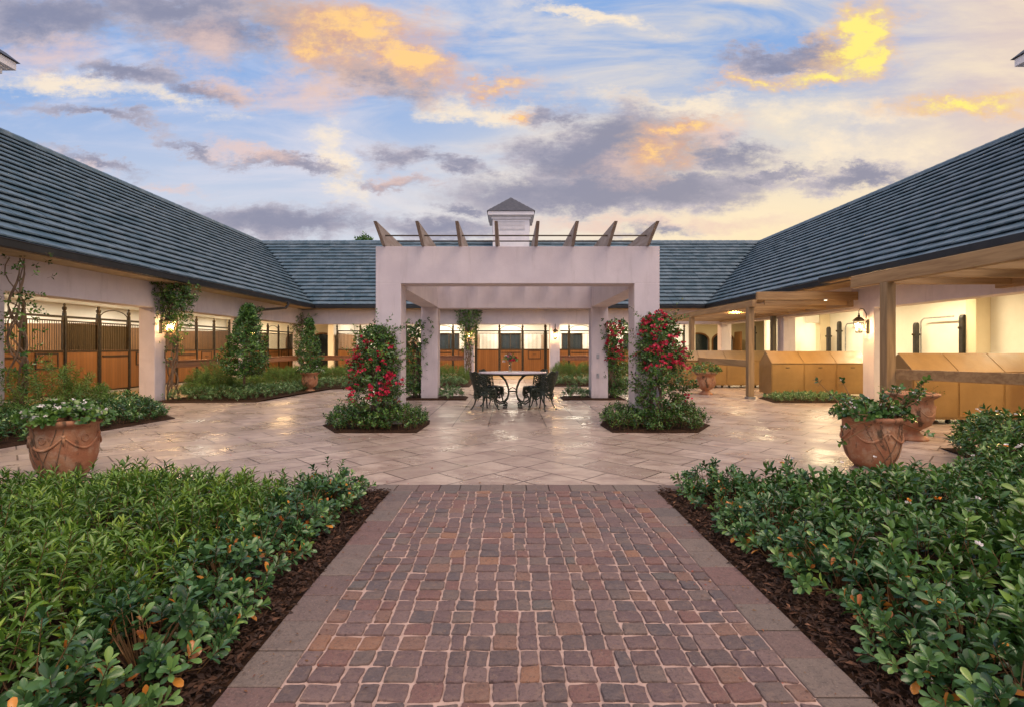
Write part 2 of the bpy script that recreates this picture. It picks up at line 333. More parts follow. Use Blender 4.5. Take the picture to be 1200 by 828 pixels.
# ------------------------------------------------------------------ object helpers
def tag(o, label=None, cat=None, group=None, kind=None):
    if label: o['label'] = label
    if cat: o['category'] = cat
    if group: o['group'] = group
    if kind: o['kind'] = kind
    return o
def thing(name, label, cat, loc=(0,0,0), group=None):
    o = bpy.data.objects.new(name, None); C.objects.link(o); o.location = loc; o.empty_display_size = .1
    return tag(o, label, cat, group)
def wpos(p):
    v = Vector((0,0,0))
    while p: v = v + p.location; p = p.parent
    return v
class MB:
    def __init__(s): s.v = []; s.f = []; s.t = []; s.smooth = False
    def add(s, vs_, fs, tint=0):
        k = len(s.v); s.v += [tuple(q) for q in vs_]; s.f += [tuple(i+k for i in f) for f in fs]; s.t += [tint]*len(vs_); return s
    def box(s, x0, x1, y0, y1, z0, z1, tint=0):
        return s.add([(x0,y0,z0),(x1,y0,z0),(x1,y1,z0),(x0,y1,z0),(x0,y0,z1),(x1,y0,z1),(x1,y1,z1),(x0,y1,z1)],
            [(3,2,1,0),(4,5,6,7),(0,1,5,4),(1,2,6,5),(2,3,7,6),(3,0,4,7)], tint)
    def prism(s, poly, a0, a1, axis='z', tint=0):
        n = len(poly)
        def mk(p, a): return {'z':(p[0],p[1],a),'x':(a,p[0],p[1]),'y':(p[0],a,p[1])}[axis]
        return s.add([mk(p,a0) for p in poly]+[mk(p,a1) for p in poly],
            [tuple(range(n-1,-1,-1)), tuple(range(n,2*n))]+[(i,(i+1)%n,n+(i+1)%n,n+i) for i in range(n)], tint)
    def lathe(s, prof, c=(0,0,0), n=32, tint=0, a0=0, sx=1, sy=1):
        vs_ = []; fs = []
        for r, z in prof:
            for i in range(n):
                a = a0+2*PI*i/n; vs_.append((c[0]+r*math.cos(a)*sx, c[1]+r*math.sin(a)*sy, c[2]+z))
        for j in range(len(prof)-1):
            for i in range(n):
                fs.append((j*n+i, j*n+(i+1)%n, (j+1)*n+(i+1)%n, (j+1)*n+i))
        if prof[0][0] > 1e-4: fs.append(tuple(range(n-1,-1,-1)))
        if prof[-1][0] > 1e-4: fs.append(tuple((len(prof)-1)*n+i for i in range(n)))
        return s.add(vs_, fs, tint)
    def tube(s, pts, r, n=8, tint=0, closed=False):
        pts = [Vector(p) for p in pts]; m = len(pts); rs = r if isinstance(r, (list,tuple)) else [r]*m
        vs_ = []; fs = []; up = Vector((.13,.31,.94)).normalized()
        for i, p in enumerate(pts):
            if closed: d = pts[(i+1)%m]-pts[i-1]
            else: d = pts[min(i+1,m-1)]-pts[max(i-1,0)]
            if d.length < 1e-9: d = Vector((0,0,1))
            d.normalize(); a = up-d*up.dot(d)
            if a.length < .05: a = d.orthogonal()
            a.normalize(); b = d.cross(a); up = a
            for k in range(n):
                w = 2*PI*k/n; vs_.append(p+(a*math.cos(w)+b*math.sin(w))*rs[i])
        mm = m if closed else m-1
        for i in range(mm):
            j = (i+1)%m
            for k in range(n): fs.append((i*n+k, i*n+(k+1)%n, j*n+(k+1)%n, j*n+k))
        if not closed: fs += [tuple(range(n-1,-1,-1)), tuple((m-1)*n+k for k in range(n))]
        return s.add(vs_, fs, tint)
    def sphere(s, c, r, n=10, sz=1):
        k = n//2+1
        return s.lathe([(max(1e-5, r*math.sin(PI*i/k)), -r*math.cos(PI*i/k)*sz) for i in range(k+1)], c, n)
    def build(s, name, m, parent=None, bevel=0, smooth=False, loc=None):
        off = wpos(parent) if parent else Vector((0,0,0))
        me = bpy.data.meshes.new(name)
        vv = [(a-off.x, b-off.y, c-off.z) for a,b,c in s.v]
        me.from_pydata(vv, [], s.f)
        for q in (m if isinstance(m, (list,tuple)) else [m]): me.materials.append(q)
        if any(s.t):
            at = me.attributes.new('tint', 'FLOAT', 'POINT'); at.data.foreach_set('value', s.t)
        if smooth:
            me.polygons.foreach_set('use_smooth', [True]*len(me.polygons))
            if smooth != 'all':
                me.set_sharp_from_angle(angle=R(35))
        me.update()
        o = bpy.data.objects.new(name, me); C.objects.link(o)
        if parent: o.parent = parent
        if bevel:
            b = o.modifiers.new('bevel', 'BEVEL'); b.width = bevel; b.segments = 2; b.limit_method = 'ANGLE'; b.angle_limit = R(40)
        return o
def dup(root, loc=None, rz=None, label=None, group=None):
    r = root.copy(); C.objects.link(r)
    if loc is not None: r.location = loc
    if rz is not None: r.rotation_euler = (0,0,rz)
    if label: r['label'] = label
    if group: r['group'] = group
    for ch in list(root.children):
        c = ch.copy(); C.objects.link(c); c.parent = r
        for g in list(ch.children):
            d = g.copy(); C.objects.link(d); d.parent = c
    return r
def lamp(kind, loc, energy, col, parent=None, size=.3, size_y=None, rot=(0,0,0), name='lamp_light'):
    l = bpy.data.lights.new(name, kind); l.energy = energy; l.color = col
    if kind in ('POINT','SPOT'):
        l.shadow_soft_size = size
        if kind == 'SPOT': l.spot_size = R(150); l.spot_blend = .6
    else:
        l.size = size
        if size_y: l.shape = 'RECTANGLE'; l.size_y = size_y
    o = bpy.data.objects.new(name, l); C.objects.link(o)
    o.rotation_euler = rot
    if parent: o.parent = parent; o.location = Vector(loc)-wpos(parent)
    else: o.location = loc
    return o

# ---- foliage (numpy)
def nrm(a): return a/np.maximum(np.linalg.norm(a, axis=1, keepdims=True), 1e-9)
def tmpl(kind):
    if kind == 'q':      # folded diamond, 2 quads
        v = np.array([(0,0,0),(.5,.45,.10),(0,1,-.05),(-.5,.45,.10),(0,.5,0)], float)
        return v, [(0,1,2,4),(0,4,2,3)]
    if kind == 'lance': rows = [(0,.06),(.25,.42),(.55,.5),(.8,.27),(1,.0)]
    elif kind == 'obov': rows = [(0,.07),(.3,.28),(.62,.50),(.86,.44),(1,.12)]
    elif kind == 'round': rows = [(0,.1),(.22,.42),(.5,.52),(.78,.38),(1,.02)]
    v = []; f = []
    for y, w in rows:
        z = -.16*y*y+.06*y
        v += [(-w,y,z+.18*w),(0,y,z),(w,y,z+.18*w)]
    for i in range(len(rows)-1):
        a = i*3; f += [(a,a+1,a+4,a+3),(a+1,a+2,a+5,a+4)]
    return np.array(v, float), f
def leaf_arrays(P, D, N, L, Wd, kind, tint):
    T, F = tmpl(kind); D = nrm(D); X = np.cross(D, N); X = nrm(X); Z = np.cross(X, D)
    V = P[:,None,:] + X[:,None,:]*(T[None,:,0:1]*Wd[:,None,None]) + D[:,None,:]*(T[None,:,1:2]*L[:,None,None]) + Z[:,None,:]*(T[None,:,2:3]*L[:,None,None])
    n, k = len(P), len(T); F = np.array(F)
    FF = (F[None,:,:]+(np.arange(n)*k)[:,None,None]).reshape(-1,4)
    return V.reshape(-1,3), FF, np.repeat(tint, k)
def stick_arrays(A, B, r):
    n = len(A); D = nrm(B-A); U = np.tile(np.array([[.3,.2,.9]]), (n,1)); X = nrm(np.cross(D,U)); Y = np.cross(D,X)
    V = []
    for a in (0, 2.094, 4.189):
        V.append(A+(X*math.cos(a)+Y*math.sin(a))*r[:,None])
    for a in (0, 2.094, 4.189):
        V.append(B+(X*math.cos(a)+Y*math.sin(a))*r[:,None]*.6)
    V = np.stack(V, 1).reshape(-1,3); F = np.array([(0,1,4,3),(1,2,5,4),(2,0,3,5)])
    FF = (F[None]+(np.arange(n)*6)[:,None,None]).reshape(-1,4)
    return V, FF, np.zeros(len(V))
def np_mesh(name, chunks, mats, parent=None, smooth=True):
    """chunks: list of ((V,F,t), material index)"""
    off = np.array(wpos(parent)) if parent else np.zeros(3)
    V = np.concatenate([c[0][0] for c in chunks])-off; Fs = []; k = 0; mi = []
    for (v_, f_, t_), m_ in chunks: Fs.append(f_+k); k += len(v_); mi.append(np.full(len(f_), m_))
    F = np.concatenate(Fs); mi = np.concatenate(mi); T = np.concatenate([c[0][2] for c in chunks])
    me = bpy.data.meshes.new(name); me.vertices.add(len(V)); me.vertices.foreach_set('co', V.astype(np.float32).ravel())
    me.loops.add(F.size); me.loops.foreach_set('vertex_index', F.astype(np.int32).ravel())
    me.polygons.add(len(F)); me.polygons.foreach_set('loop_start', np.arange(0, F.size, 4, dtype=np.int32))
    me.polygons.foreach_set('material_index', mi.astype(np.int32))
    me.polygons.foreach_set('use_smooth', np.full(len(F), smooth))
    for q in mats: me.materials.append(q)
    me.update(calc_edges=True); me.validate()
    at = me.attributes.new('tint', 'FLOAT', 'POINT'); at.data.foreach_set('value', T.astype(np.float32))
    o = bpy.data.objects.new(name, me); C.objects.link(o)
    if parent: o.parent = parent
    return o
def shoots(rng, base, axis, length, nl, leafL, asp, kind, spread=1.0, t0=.2, tlo=0, thi=.94, old=0.0, lvar=.25):
    """leaves set spirally along each shoot; returns leaf arrays and stem arrays"""
    n = len(base); axis = nrm(axis)
    U = np.tile(np.array([[.2,.1,1.0]]), (n,1)); U = np.where(np.abs(axis[:,2:3])>.97, np.array([[1.,0,0]]), U)
    X = nrm(np.cross(axis, U)); Y = np.cross(axis, X); ph = rng.uniform(0, 2*PI, n)
    Ps=[];Ds=[];Ns=[];Ls=[];Ts=[]
    stint = rng.uniform(0,1,n)
    for i in range(nl):
        f = t0+(1-t0)*(i+.5)/nl; a = ph+i*2.39996; rad = X*np.cos(a)[:,None]+Y*np.sin(a)[:,None]
        th = (1.35-.85*f**2)*spread+rng.normal(0,.14,n)
        D = rad*np.sin(th)[:,None]+axis*np.cos(th)[:,None]
        N = axis*np.sin(th)[:,None]-rad*np.cos(th)[:,None] + rng.normal(0,.34,(n,3))
        Ps.append(base+axis*(length*f)[:,None]); Ds.append(D); Ns.append(N)
        Ls.append(leafL*(1-.35*max(0,f-.8)/.2)*rng.uniform(1-lvar,1+lvar,n))
        tt = np.clip(stint*.5+rng.uniform(-.05,.35,n)+.2*f, 0, 1)*(thi-tlo)+tlo
        if old: tt = np.where((rng.uniform(0,1,n) < old)&(stint > .45), rng.uniform(.96,1,n), tt)
        Ts.append(tt)
    P=np.concatenate(Ps);D=np.concatenate(Ds);N=np.concatenate(Ns);L=np.concatenate(Ls);T=np.concatenate(Ts)
    lv = leaf_arrays(P,D,N,L,L*asp,kind,T)
    sv = stick_arrays(base-axis*.03, base+axis*length[:,None]*.95, np.full(n,.0028))
    return lv, sv
def in_poly(x, y, poly):
    ins = np.zeros(len(x), bool); n = len(poly)
    for i in range(n):
        x0,y0 = poly[i]; x1,y1 = poly[(i+1)%n]
        c = ((y0>y)!=(y1>y)) & (x < (x1-x0)*(y-y0)/((y1-y0) if abs(y1-y0)>1e-9 else 1e-9)+x0); ins ^= c
    return ins
def edge_dist(x, y, poly):
    d = np.full(len(x), 1e9); n = len(poly)
    for i in range(n):
        a = np.array(poly[i],float); b = np.array(poly[(i+1)%n],float); ab = b-a; L2 = ab@ab
        tt = np.clip(((x-a[0])*ab[0]+(y-a[1])*ab[1])/L2, 0, 1)
        d = np.minimum(d, np.hypot(x-(a[0]+tt*ab[0]), y-(a[1]+tt*ab[1])))
    return d
def bed_points(rng, poly, dens):
    xs = [p[0] for p in poly]; ys = [p[1] for p in poly]
    n = int((max(xs)-min(xs))*(max(ys)-min(ys))*dens)
    x = rng.uniform(min(xs),max(xs),n); y = rng.uniform(min(ys),max(ys),n); k = in_poly(x,y,poly)
    return x[k], y[k]
def lump(x, y, s=1.0, seed=0):
    return (np.sin(x*5.1*s+seed)+np.sin(y*4.3*s+1.3*seed+x*2)+np.sin((x+y)*7.7*s+2*seed)*.6+np.sin((x-y)*9.1*s+seed)*.5)/3.1
def shrub_mass(rng, poly, dens, h, leafL, asp, kind, nl=10, slen=.16, spread=1.0, hvar=.18, seed=0, edge=.22, old=0, tilt=.35, t=(0,.94), hfun=None):
    x, y = bed_points(rng, poly, dens); d = edge_dist(x, y, poly)
    hh = h*(1+hvar*lump(x,y,1,seed))*(.45+.55*np.clip(d/edge,0,1)**.6)
    if hfun is not None: hh = hh*hfun(x,y)
    lv = rng.uniform(0,1,len(x))**.45
    z = np.maximum(.03, hh*(.15+.85*lv)-slen*.8)
    ax = np.stack([rng.normal(0,tilt,len(x)), rng.normal(0,tilt,len(x)), np.full(len(x),1.)],1)
    return shoots(rng, np.stack([x,y,z],1), ax, np.full(len(x),slen)*rng.uniform(.7,1.25,len(x)), nl, leafL, asp, kind, spread, tlo=t[0], thi=t[1], old=old)

# ================================================================== SETTING
def sheet(name, poly, z, m, thick=0):
    b = MB()
    b.add([(x,y,z) for x,y in poly], [tuple(range(len(poly)))])
    return tag(b.build(name, m), kind='structure')
sheet('ground', [(-400,-400),(400,-400),(400,600),(-400,600)], -.06, M['soil'])
CX = .145                                         # centre line of the courtyard
PL, PR = -1.12, 1.395                             # outer edges of the path
IL, IR = -.905, 1.18                              # cobble field
WL, WR = CX-9.0, CX+9.0                           # courtyard faces of the side arcades
EL, ER = -8.25, 8.35                           # eaves
SL, SR = -12.0, 12.45                             # stall / aisle wall planes
YB, YE, YS = 21.6, 21.2, 25.3                     # back arcade face, back eave, back stall fronts
HB, SO = 2.34, 2.97                               # header bottom, soffit
HALF = 3.89; KL, KR = 4.09/3.89, 4.15/3.89; RZ0 = 3.13; RZ1 = 6.60               # slope run, eave and ridge heights
sheet('courtyard_paving', [(WL,4.97),(WR,4.97),(WR,YB),(WL,YB)], 0, M['trav'])
sheet('aisle_floor', [(-16,-3),(WL-.001,-3),(WL-.001,YB),(WR+.001,YB),(WR+.001,-3),(16.3,-3),(16.3,28.6),(-16,28.6)], .004, M['aisle'])

# cobbles
rng = np.random.default_rng(3)
mort = MB(); mort.add([(IL-.01,-3,-.0035),(IR+.01,-3,-.0035),(IR+.01,4.75,-.0035),(IL-.01,4.75,-.0035)], [(0,1,2,3)])
tag(mort.build('path_joint_sand', M['mortar']), kind='structure')
cob = MB(); pitch = (IR-IL)/20
y = -1.2; row = 0
while y < 4.70:
    rh = pitch*random.uniform(.95,1.12)
    if y+rh > 4.74: rh = 4.74-y
    if rh < .04: break
    x = IL; offs = [IL]
    for i in range(1,20): offs.append(IL+i*pitch+random.uniform(-.010,.010)+.014*math.sin(i*1.9+row*.11)+.006*math.sin(row*.9+i))
    offs.append(IR)
    for i in range(20):
        x0, x1 = offs[i]+.0052, offs[i+1]-.0052; y0 = y+.0052+random.uniform(-.004,.006); y1 = y+rh-.005+random.uniform(-.006,.003)
        cx_, cy_ = (x0+x1)/2, (y0+y1)/2; hx, hy = (x1-x0)/2, (y1-y0)/2
        pts = []
        sk = [random.uniform(-.003,.003) for _ in range(4)]
        for (ax_, ay_) in [(-1,-.9),(-.91,-1),(-.3,-1),(.3,-1),(.90,-1),(1,-.89),(1,-.2),(1,.4),(1,.9),(.89,1),(.2,1),(-.3,1),(-.9,1),(-1,.89),(-1,.2),(-1,-.3)]:
            pts.append((cx_+ax_*hx+random.uniform(-.0032,.0032)+sk[0]*ay_, cy_+ay_*hy+random.uniform(-.0032,.0032)+sk[1]*ax_))
        zt = random.uniform(-.002,.004); tx, ty = random.uniform(-.003,.003), random.uniform(-.003,.003)
        n = 16; vv = []
        for (s_, zz) in ((1.0,-.012),(.992,-.001),(.965,.0035),(.90,.0045)):
            for px, py in pts:
                vv.append((cx_+(px-cx_)*s_, cy_+(py-cy_)*s_, zt+zz+(tx*(px-cx_)/hx+ty*(py-cy_)/hy if zz > -.01 else 0)))
        ff = [(j*n+k, j*n+(k+1)%n, (j+1)*n+(k+1)%n, (j+1)*n+k) for j in range(3) for k in range(n)]+[tuple(3*n+k for k in range(n))]
        cob.add(vv, ff, max(.001, random.random()))
    y += rh; row += 1
tag(cob.build('cobbled_path', M['cobble'], smooth='all'), kind='structure')
# border stones each side and across the head of the path
bd = MB()
def slabq(b, x0, x1, y0, y1, z1=.004):
    e = .006; tt = max(.001, random.random()); z1 += random.uniform(-.002,.002)
    b.add([(x0,y0,-.03),(x1,y0,-.03),(x1,y1,-.03),(x0,y1,-.03),(x0,y0,z1-.004),(x1,y0,z1-.004),(x1,y1,z1-.004),(x0,y1,z1-.004),
        (x0+e,y0+e,z1),(x1-e,y0+e,z1),(x1-e,y1-e,z1),(x0+e,y1-e,z1)],
        [(0,1,5,4),(1,2,6,5),(2,3,7,6),(3,0,4,7),(4,5,9,8),(5,6,10,9),(6,7,11,10),(7,4,8,11),(8,9,10,11)], tt)
for (xa, xb) in ((PL,IL-.006),(IR+.006,PR)):
    y = -1.2
    while y < 4.73:
        l = random.uniform(.21,.26); y1 = min(y+l, 4.745)
        if y1-y > .05: slabq(bd, xa+random.uniform(-.004,.004), xb, y+.003, y1-.003)
        y += l
x = -3.2
while x < 3.6:
    l = random.uniform(.19,.25); slabq(bd, x+.003, x+l-.003, 4.752, 4.965); x += l
tag(bd.build('path_border', M['slab']), kind='structure')

# mulch beds (base sheets + chips)
BEDS = {
 'fl': [(-7.5,.3),(PL-.01,.3),(PL-.01,4.745),(-3.2,4.745),(-5.2,4.75),(-7.5,4.75)],
 'fr': [(PR+.01,.3),(7.8,.3),(8.6,6.9),(5.85,6.9),(5.55,5.9),(4.9,5.0),(3.4,4.745),(PR+.01,4.745)],
 'l1': [(-6.36,9.6),(-6.8,6.75),(-6.9,4.98),(WL+.02,4.98),(WL+.02,11.6),(-8.3,11.5)],
 'l2': [(WL+.02,12.25),(-6.25,12.45),(-6.05,14.2),(-5.8,16.25),(-4.5,16.9),(-1.35,17.3),(-1.35,21.3),(WL+.02,21.3)],
 'rb': [(1.5,17.5),(5.2,17.5),(5.4,19.0),(5.4,21.3),(1.5,21.3)],
 'pl': [(-3.23,8.75),(-2.75,7.97),(-1.46,7.97),(-1.40,8.9),(-1.45,9.3),(-3.0,9.4)],
 'pr': [(1.65,8.0),(3.0,7.97),(3.5,8.75),(3.3,9.4),(1.75,9.3),(1.6,8.8)],
 'ql': [(-2.75,12.95),(-1.1,12.95),(-1.1,13.75),(-2.75,14.1)],
 'qr': [(1.4,12.95),(3.05,12.95),(3.05,14.1),(1.4,13.75)],
 'bb': [(6.5,12.3),(8.7,12.3),(8.7,13.5),(6.7,13.5)],
}
ms = MB()
for k, poly in BEDS.items():
    n = len(poly); z = .012 if k not in ('fl','fr') else -.012
    cx_ = sum(p[0] for p in poly)/n; cy_ = sum(p[1] for p in poly)/n
    ms.add([(x,y,z-.04) for x,y in poly]+[(x,y,z) for x,y in poly]+[(cx_+(x-cx_)*.9,cy_+(y-cy_)*.9,z+.03) for x,y in poly],
        [(i,(i+1)%n,n+(i+1)%n,n+i) for i in range(n)]+[(n+i,n+(i+1)%n,2*n+(i+1)%n,2*n+i) for i in range(n)]+[tuple(range(2*n,3*n))])
tag(ms.build('mulch_bed', M['mulch']), kind='structure')
def chips(polys, dens, name):
    P = []
    for poly in polys: 
        x,y = bed_points(rng, poly, dens); P.append(np.stack([x,y],1))
    P = np.concatenate(P); n = len(P); a = rng.uniform(0,2*PI,n)
    D = np.stack([np.cos(a),np.sin(a),rng.normal(0,.3,n)],1); N = np.stack([rng.normal(0,.5,n),rng.normal(0,.5,n),np.ones(n)],1)
    L = rng.uniform(.018,.060,n); z = rng.uniform(.0,.035,n)
    arr = leaf_arrays(np.column_stack([P,z]), D, N, L, L*rng.uniform(.18,.45,n), 'q', np.clip(rng.beta(1.0,1.9,n),.001,1))
    return tag(np_mesh(name, [(arr,0)], [M['chip']], smooth=False), kind='stuff')
chips([[(PL-.5,.9),(PL-.01,.9),(PL-.01,4.74),(PL-.5,4.74)], [(PR+.01,.9),(PR+.55,.9),(PR+.55,4.74),(PR+.01,4.74)], [(-1.9,.9),(-1.5,.9),(-1.5,2.2),(-1.9,2.2)]], 3800, 'mulch')

# ================================================================== STABLE WINGS
def valley_roof(mb, side, n=19):
    """tiles of one courtyard slope. side: 'L','R','B'"""
    ds = HALF/n; dz = (RZ1-RZ0)/n
    lift = .034
    for i in range(n):
        s0, s1 = i*ds, (i+1)*ds; z0, z1 = RZ0+i*dz, RZ0+(i+1)*dz
        w = .33; off = (i%2)*w/2
        if side == 'B': a0, a1 = EL-s0*KL-.02, ER+s0*KR+.02
        else: a0, a1 = -3.0, YE+s0+.02
        k = a0-w+off
        while k < a1:
            p0, p1 = max(k,a0)+.0035, min(k+w,a1)-.0035
            k += w
            if p1-p0 < .01: continue
            j = random.uniform(-.006,.006); tt = max(.001, random.random())
            q0a = p0; q1a = p1
            def P(a, s, z):
                if side == 'L': return (EL-s*KL, a, z)
                if side == 'R': return (ER+s*KR, a, z)
                return (a, YE+s, z)
            # widen the upper end into the valley
            e1 = p1+ds if (p1 >= a1-.002 ) else p1
            e0 = p0-ds if (side == 'B' and p0 <= a0+.002) else p0
            so_ = s0-.045
            vs_ = [P(q0a,so_,z0+lift+.022+j), P(q1a,so_,z0+lift+.022+j), P(e1,s1,z1+.012+j), P(e0,s1,z1+.012+j),
                   P(q0a,so_,z0+lift-.004+j-.0), P(q1a,so_,z0+lift-.004+j), P(q1a,s0+.05,z0+.015), P(q0a,s0+.05,z0+.015)]
            f = [(0,1,2,3),(1,0,4,5),(5,4,7,6),(0,3,7,4),(2,1,5,6)]
            if side == 'R' or side == 'B': pass
            mb.add(vs_, f, tt)
    # deck under the tiles
    if side == 'B':
        mb.add([(EL-.0,YE,RZ0-.01),(ER,YE,RZ0-.01),(ER+HALF*KR,YE+HALF,RZ1-.01),(EL-HALF*KL,YE+HALF,RZ1-.01)], [(0,1,2,3)], .3)
    else:
        x0, x1 = (EL, EL-HALF*KL) if side == 'L' else (ER, ER+HALF*KR)
        mb.add([(x0,-3,RZ0-.01),(x0,YE,RZ0-.01),(x1,YE+HALF,RZ1-.01),(x1,-3,RZ1-.01)], [(0,1,2,3)], .3)
def ridge(mb, a, b):
    a, b = Vector(a), Vector(b); n = int((b-a).length/.38); d = (b-a)/n; dn = d.normalized(); s = Vector((-dn.y,dn.x,0))
    for i in range(n):
        p = a+d*i; q = a+d*(i+1)+dn*.03; h = .02*(1); 
        vs_ = []
        for c, e in ((p,0),(q,.012)):
            for off, z in ((-.15,-.10),(-.13,-.02),(0,.055),(.13,-.02),(.15,-.10)): vs_.append(c+s*off+Vector((0,0,z+e)))
        mb.add(vs_, [(k,k+1,k+6,k+5) for k in range(4)]+[(0,1,2,3,4),(9,8,7,6,5)], max(.001,random.random()))
def column(parent, x0, x1, y0, y1):
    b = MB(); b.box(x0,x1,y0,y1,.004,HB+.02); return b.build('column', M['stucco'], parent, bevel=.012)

def side_wing(side):
    sg = -1 if side == 'L' else 1
    wx = WL if side == 'L' else WR; ex = EL if side == 'L' else ER
    lab = {'L':'long low stable wing on the left with slate roof, white columns and wood stall fronts','R':'long stable wing on the right with slate roof, white columns and bright white aisle wall'}[side]
    w = thing('stable_wing', lab, 'stable building', (wx+sg*3.5, 9, 0), 'wings of the stable around the courtyard')
    b = MB(); valley_roof(b, side)
    rx = ex+sg*HALF*(KL if side == 'L' else KR)
    b.add([(rx,-3,RZ1-.012),(rx,28.6,RZ1-.012),(rx+sg*4,28.6,RZ0),(rx+sg*4,-3,RZ0)], [(0,1,2,3)], .4)
    b.add([(ex,-3,RZ0-.012),(rx,-3,RZ1-.014),(rx+sg*4,-3,RZ0-.002)], [(0,1,2)], .4)
    ridge(b, (rx,-3,RZ1+.02), (rx,YE+HALF,RZ1+.02))
    b.build('roof', M['tile'], w)
    g = MB()
    xa, xb = sorted((ex+sg*.04, ex-sg*.09)); g.box(xa,xb,-3,YE+.09,2.985,3.12)
    g.tube([(ex-sg*.09,-3,3.12),(ex-sg*.09,YE+.09,3.12)], .014, 6)
    g.build('gutter', M['gutter'], w, bevel=.01)
    if side == 'R':
        g = MB(); g.box(ex-.42,ex-.28,-3,12.9,2.99,3.13); g.build('gutter', M['gutter'], w, bevel=.01)
        g = MB(); g.box(ex-.275,ex-.095,-3,12.88,2.985,3.005); g.build('eave_board', M['soffit'], w)
        g = MB(); g.add([(ex-.33,-3,3.135),(ex-.33,12.9,3.135),(ex+.03,12.9,3.215),(ex+.03,-3,3.215)], [(0,1,2,3)], .5); g.build('eave_tiles', M['tile'], w)
    s = MB(); xa, xb = sorted((ex+sg*.04, wx+sg*.05)); s.box(xa,xb,-3,YB,SO,SO+.02); s.build('soffit', M['soffit'], w)
    h = MB(); xa, xb = sorted((wx, wx+sg*.40)); h.box(xa,xb,-3,YB+.4,HB,SO+.004); h.build('header_wall', M['stucco'], w, bevel=.012)
    for yc in (4.3, 8.45, 12.6, 16.75):
        column(w, xa, xb, yc, yc+.40)
    c = MB(); xa, xb = sorted((wx+sg*.40, wx+sg*7.2)); c.box(xa,xb,-3,28.6,2.93,2.96); c.build('ceiling', M['white_wall'], w)
    o = MB(); xa, xb = sorted((wx+sg*7.2, wx+sg*7.4)); o.box(xa,xb,-3,28.8,0,3.1); xa, xb = sorted((wx+sg*.40, wx+sg*7.2)); o.box(xa,xb,-3.2,-3.0,0,3.1)
    o.build('outer_wall', M['white_wall'], w)
    return w
wl = side_wing('L'); wr = side_wing('R')
# downspout elbow on the left wing eave
d = MB(); d.tube([(EL+.10,18.6,3.02),(EL+.10,18.6,2.90),(EL+.04,18.55,2.80),(WL+.10,17.4,2.62),(WL+.06,17.3,2.5),(WL+.06,17.3,.1)], .045, 10)
d.build('downspout', M['gutter'], wl, smooth=True)

bw = thing('stable_wing', 'stable wing across the back of the courtyard with slate roof and stall fronts', 'stable building', (CX,25,0), 'wings of the stable around the courtyard')
b = MB(); valley_roof(b, 'B')
b.add([(EL-HALF*KL,YE+HALF,RZ1-.012),(ER+HALF*KR,YE+HALF,RZ1-.012),(ER+HALF*KR,YE+2*HALF,RZ0),(EL-HALF*KL,YE+2*HALF,RZ0)], [(0,1,2,3)], .4)
ridge(b, (EL-HALF*KL,YE+HALF,RZ1+.02), (ER+HALF*KR,YE+HALF,RZ1+.02)); b.build('roof', M['tile'], bw)
g = MB(); g.box(EL+.1,ER-.1,YE-.09,YE+.04,2.985,3.12); g.build('gutter', M['gutter'], bw, bevel=.01)
g = MB(); g.box(WL,WR,YE+.04,YB+.02,SO,SO+.02); g.build('soffit', M['soffit'], bw)
g = MB(); g.box(WL-.4,WR+.4,YB,YB+.4,HB,SO+.006); g.build('header_wall', M['stucco'], bw, bevel=.012)
BCOL = [CX-9.2, CX-5.52, CX-1.84, CX+1.84, CX+5.52, CX+9.2]
for i, xc in enumerate(BCOL): column(bw, xc-.21, xc+.21, YB, YB+.42)
g = MB(); g.box(WL-.4+.001,WR+.4-.001,YB+.4,28.6,2.93,2.96); g.build('ceiling', M['white_wall'], bw)
g = MB()
# back wall with window openings over each stall
stx = [CX-.035+3.495*k for k in (-2,-1,0,1,2)]
def wall_with_windows(mb, x0, x1, y0, y1, z1, wins, wz0, wz1):
    xs = x0
    for (a, c) in wins:
        mb.box(xs,a,y0,y1,0,z1); mb.box(a,c,y0,y1,0,wz0); mb.box(a,c,y0,y1,wz1,z1); xs = c
    mb.box(xs,x1,y0,y1,0,z1)
wins = [(c-.55,c+.55) for c in stx]
wall_with_windows(g, -9.05, 9.35, 28.6, 28.8, 2.93, wins, 1.2, 2.12); g.build('outer_wall', M['white_wall'], bw)
for (a,c) in wins:
    f = MB(); f.box(a,c,28.66,28.68,1.2,2.12); wn_ = f.build('window', M['glass_dark'], bw)
    f = MB(); f.box(a-.04,a+.02,28.57,28.62,1.16,2.16); f.box(c-.02,c+.04,28.57,28.62,1.16,2.16); f.box(a+.02,c-.02,28.57,28.62,2.10,2.16); f.box(a+.02,c-.02,28.57,28.62,1.16,1.22); f.box((a+c)/2-.015,(a+c)/2+.015,28.58,28.62,1.22,2.10)
    f.build('frame', M['bronze'], wn_)
# end walls of the aisles at the back corners, with arched openings
def arch_wall(mb, x0, x1, y0, y1, z1, arches, spring=1.75, rise=.40, sill=.0):
    xs = x0
    for (a, c) in arches:
        mb.box(xs,a,y0,y1,0,z1); r = (c-a)/2; m_ = (a+c)/2; N = 14
        top = [(m_-r*math.cos(PI*i/N), spring+rise*math.sin(PI*i/N)) for i in range(N+1)]
        for i in range(N):
            (xa,za),(xb,zb) = top[i],top[i+1]
            mb.prism([(xa,za),(xb,zb),(xb,z1),(xa,z1)], y0, y1, 'y')
        xs = c
    mb.box(xs,x1,y0,y1,0,z1)
def arch_trim(mb, a, c, y, spring=1.75, rise=.40, w=.05):
    r = (c-a)/2; m_ = (a+c)/2
    pts = [(a,y,.05)]+[(m_-r*math.cos(PI*i/14), y, spring+rise*math.sin(PI*i/14)) for i in range(15)]+[(c,y,.05)]
    mb.tube(pts, w, 6)
LA = [(-12.6,-11.35),(-11.15,-9.95)]; RA = [(10.2,11.35),(11.55,12.75)]
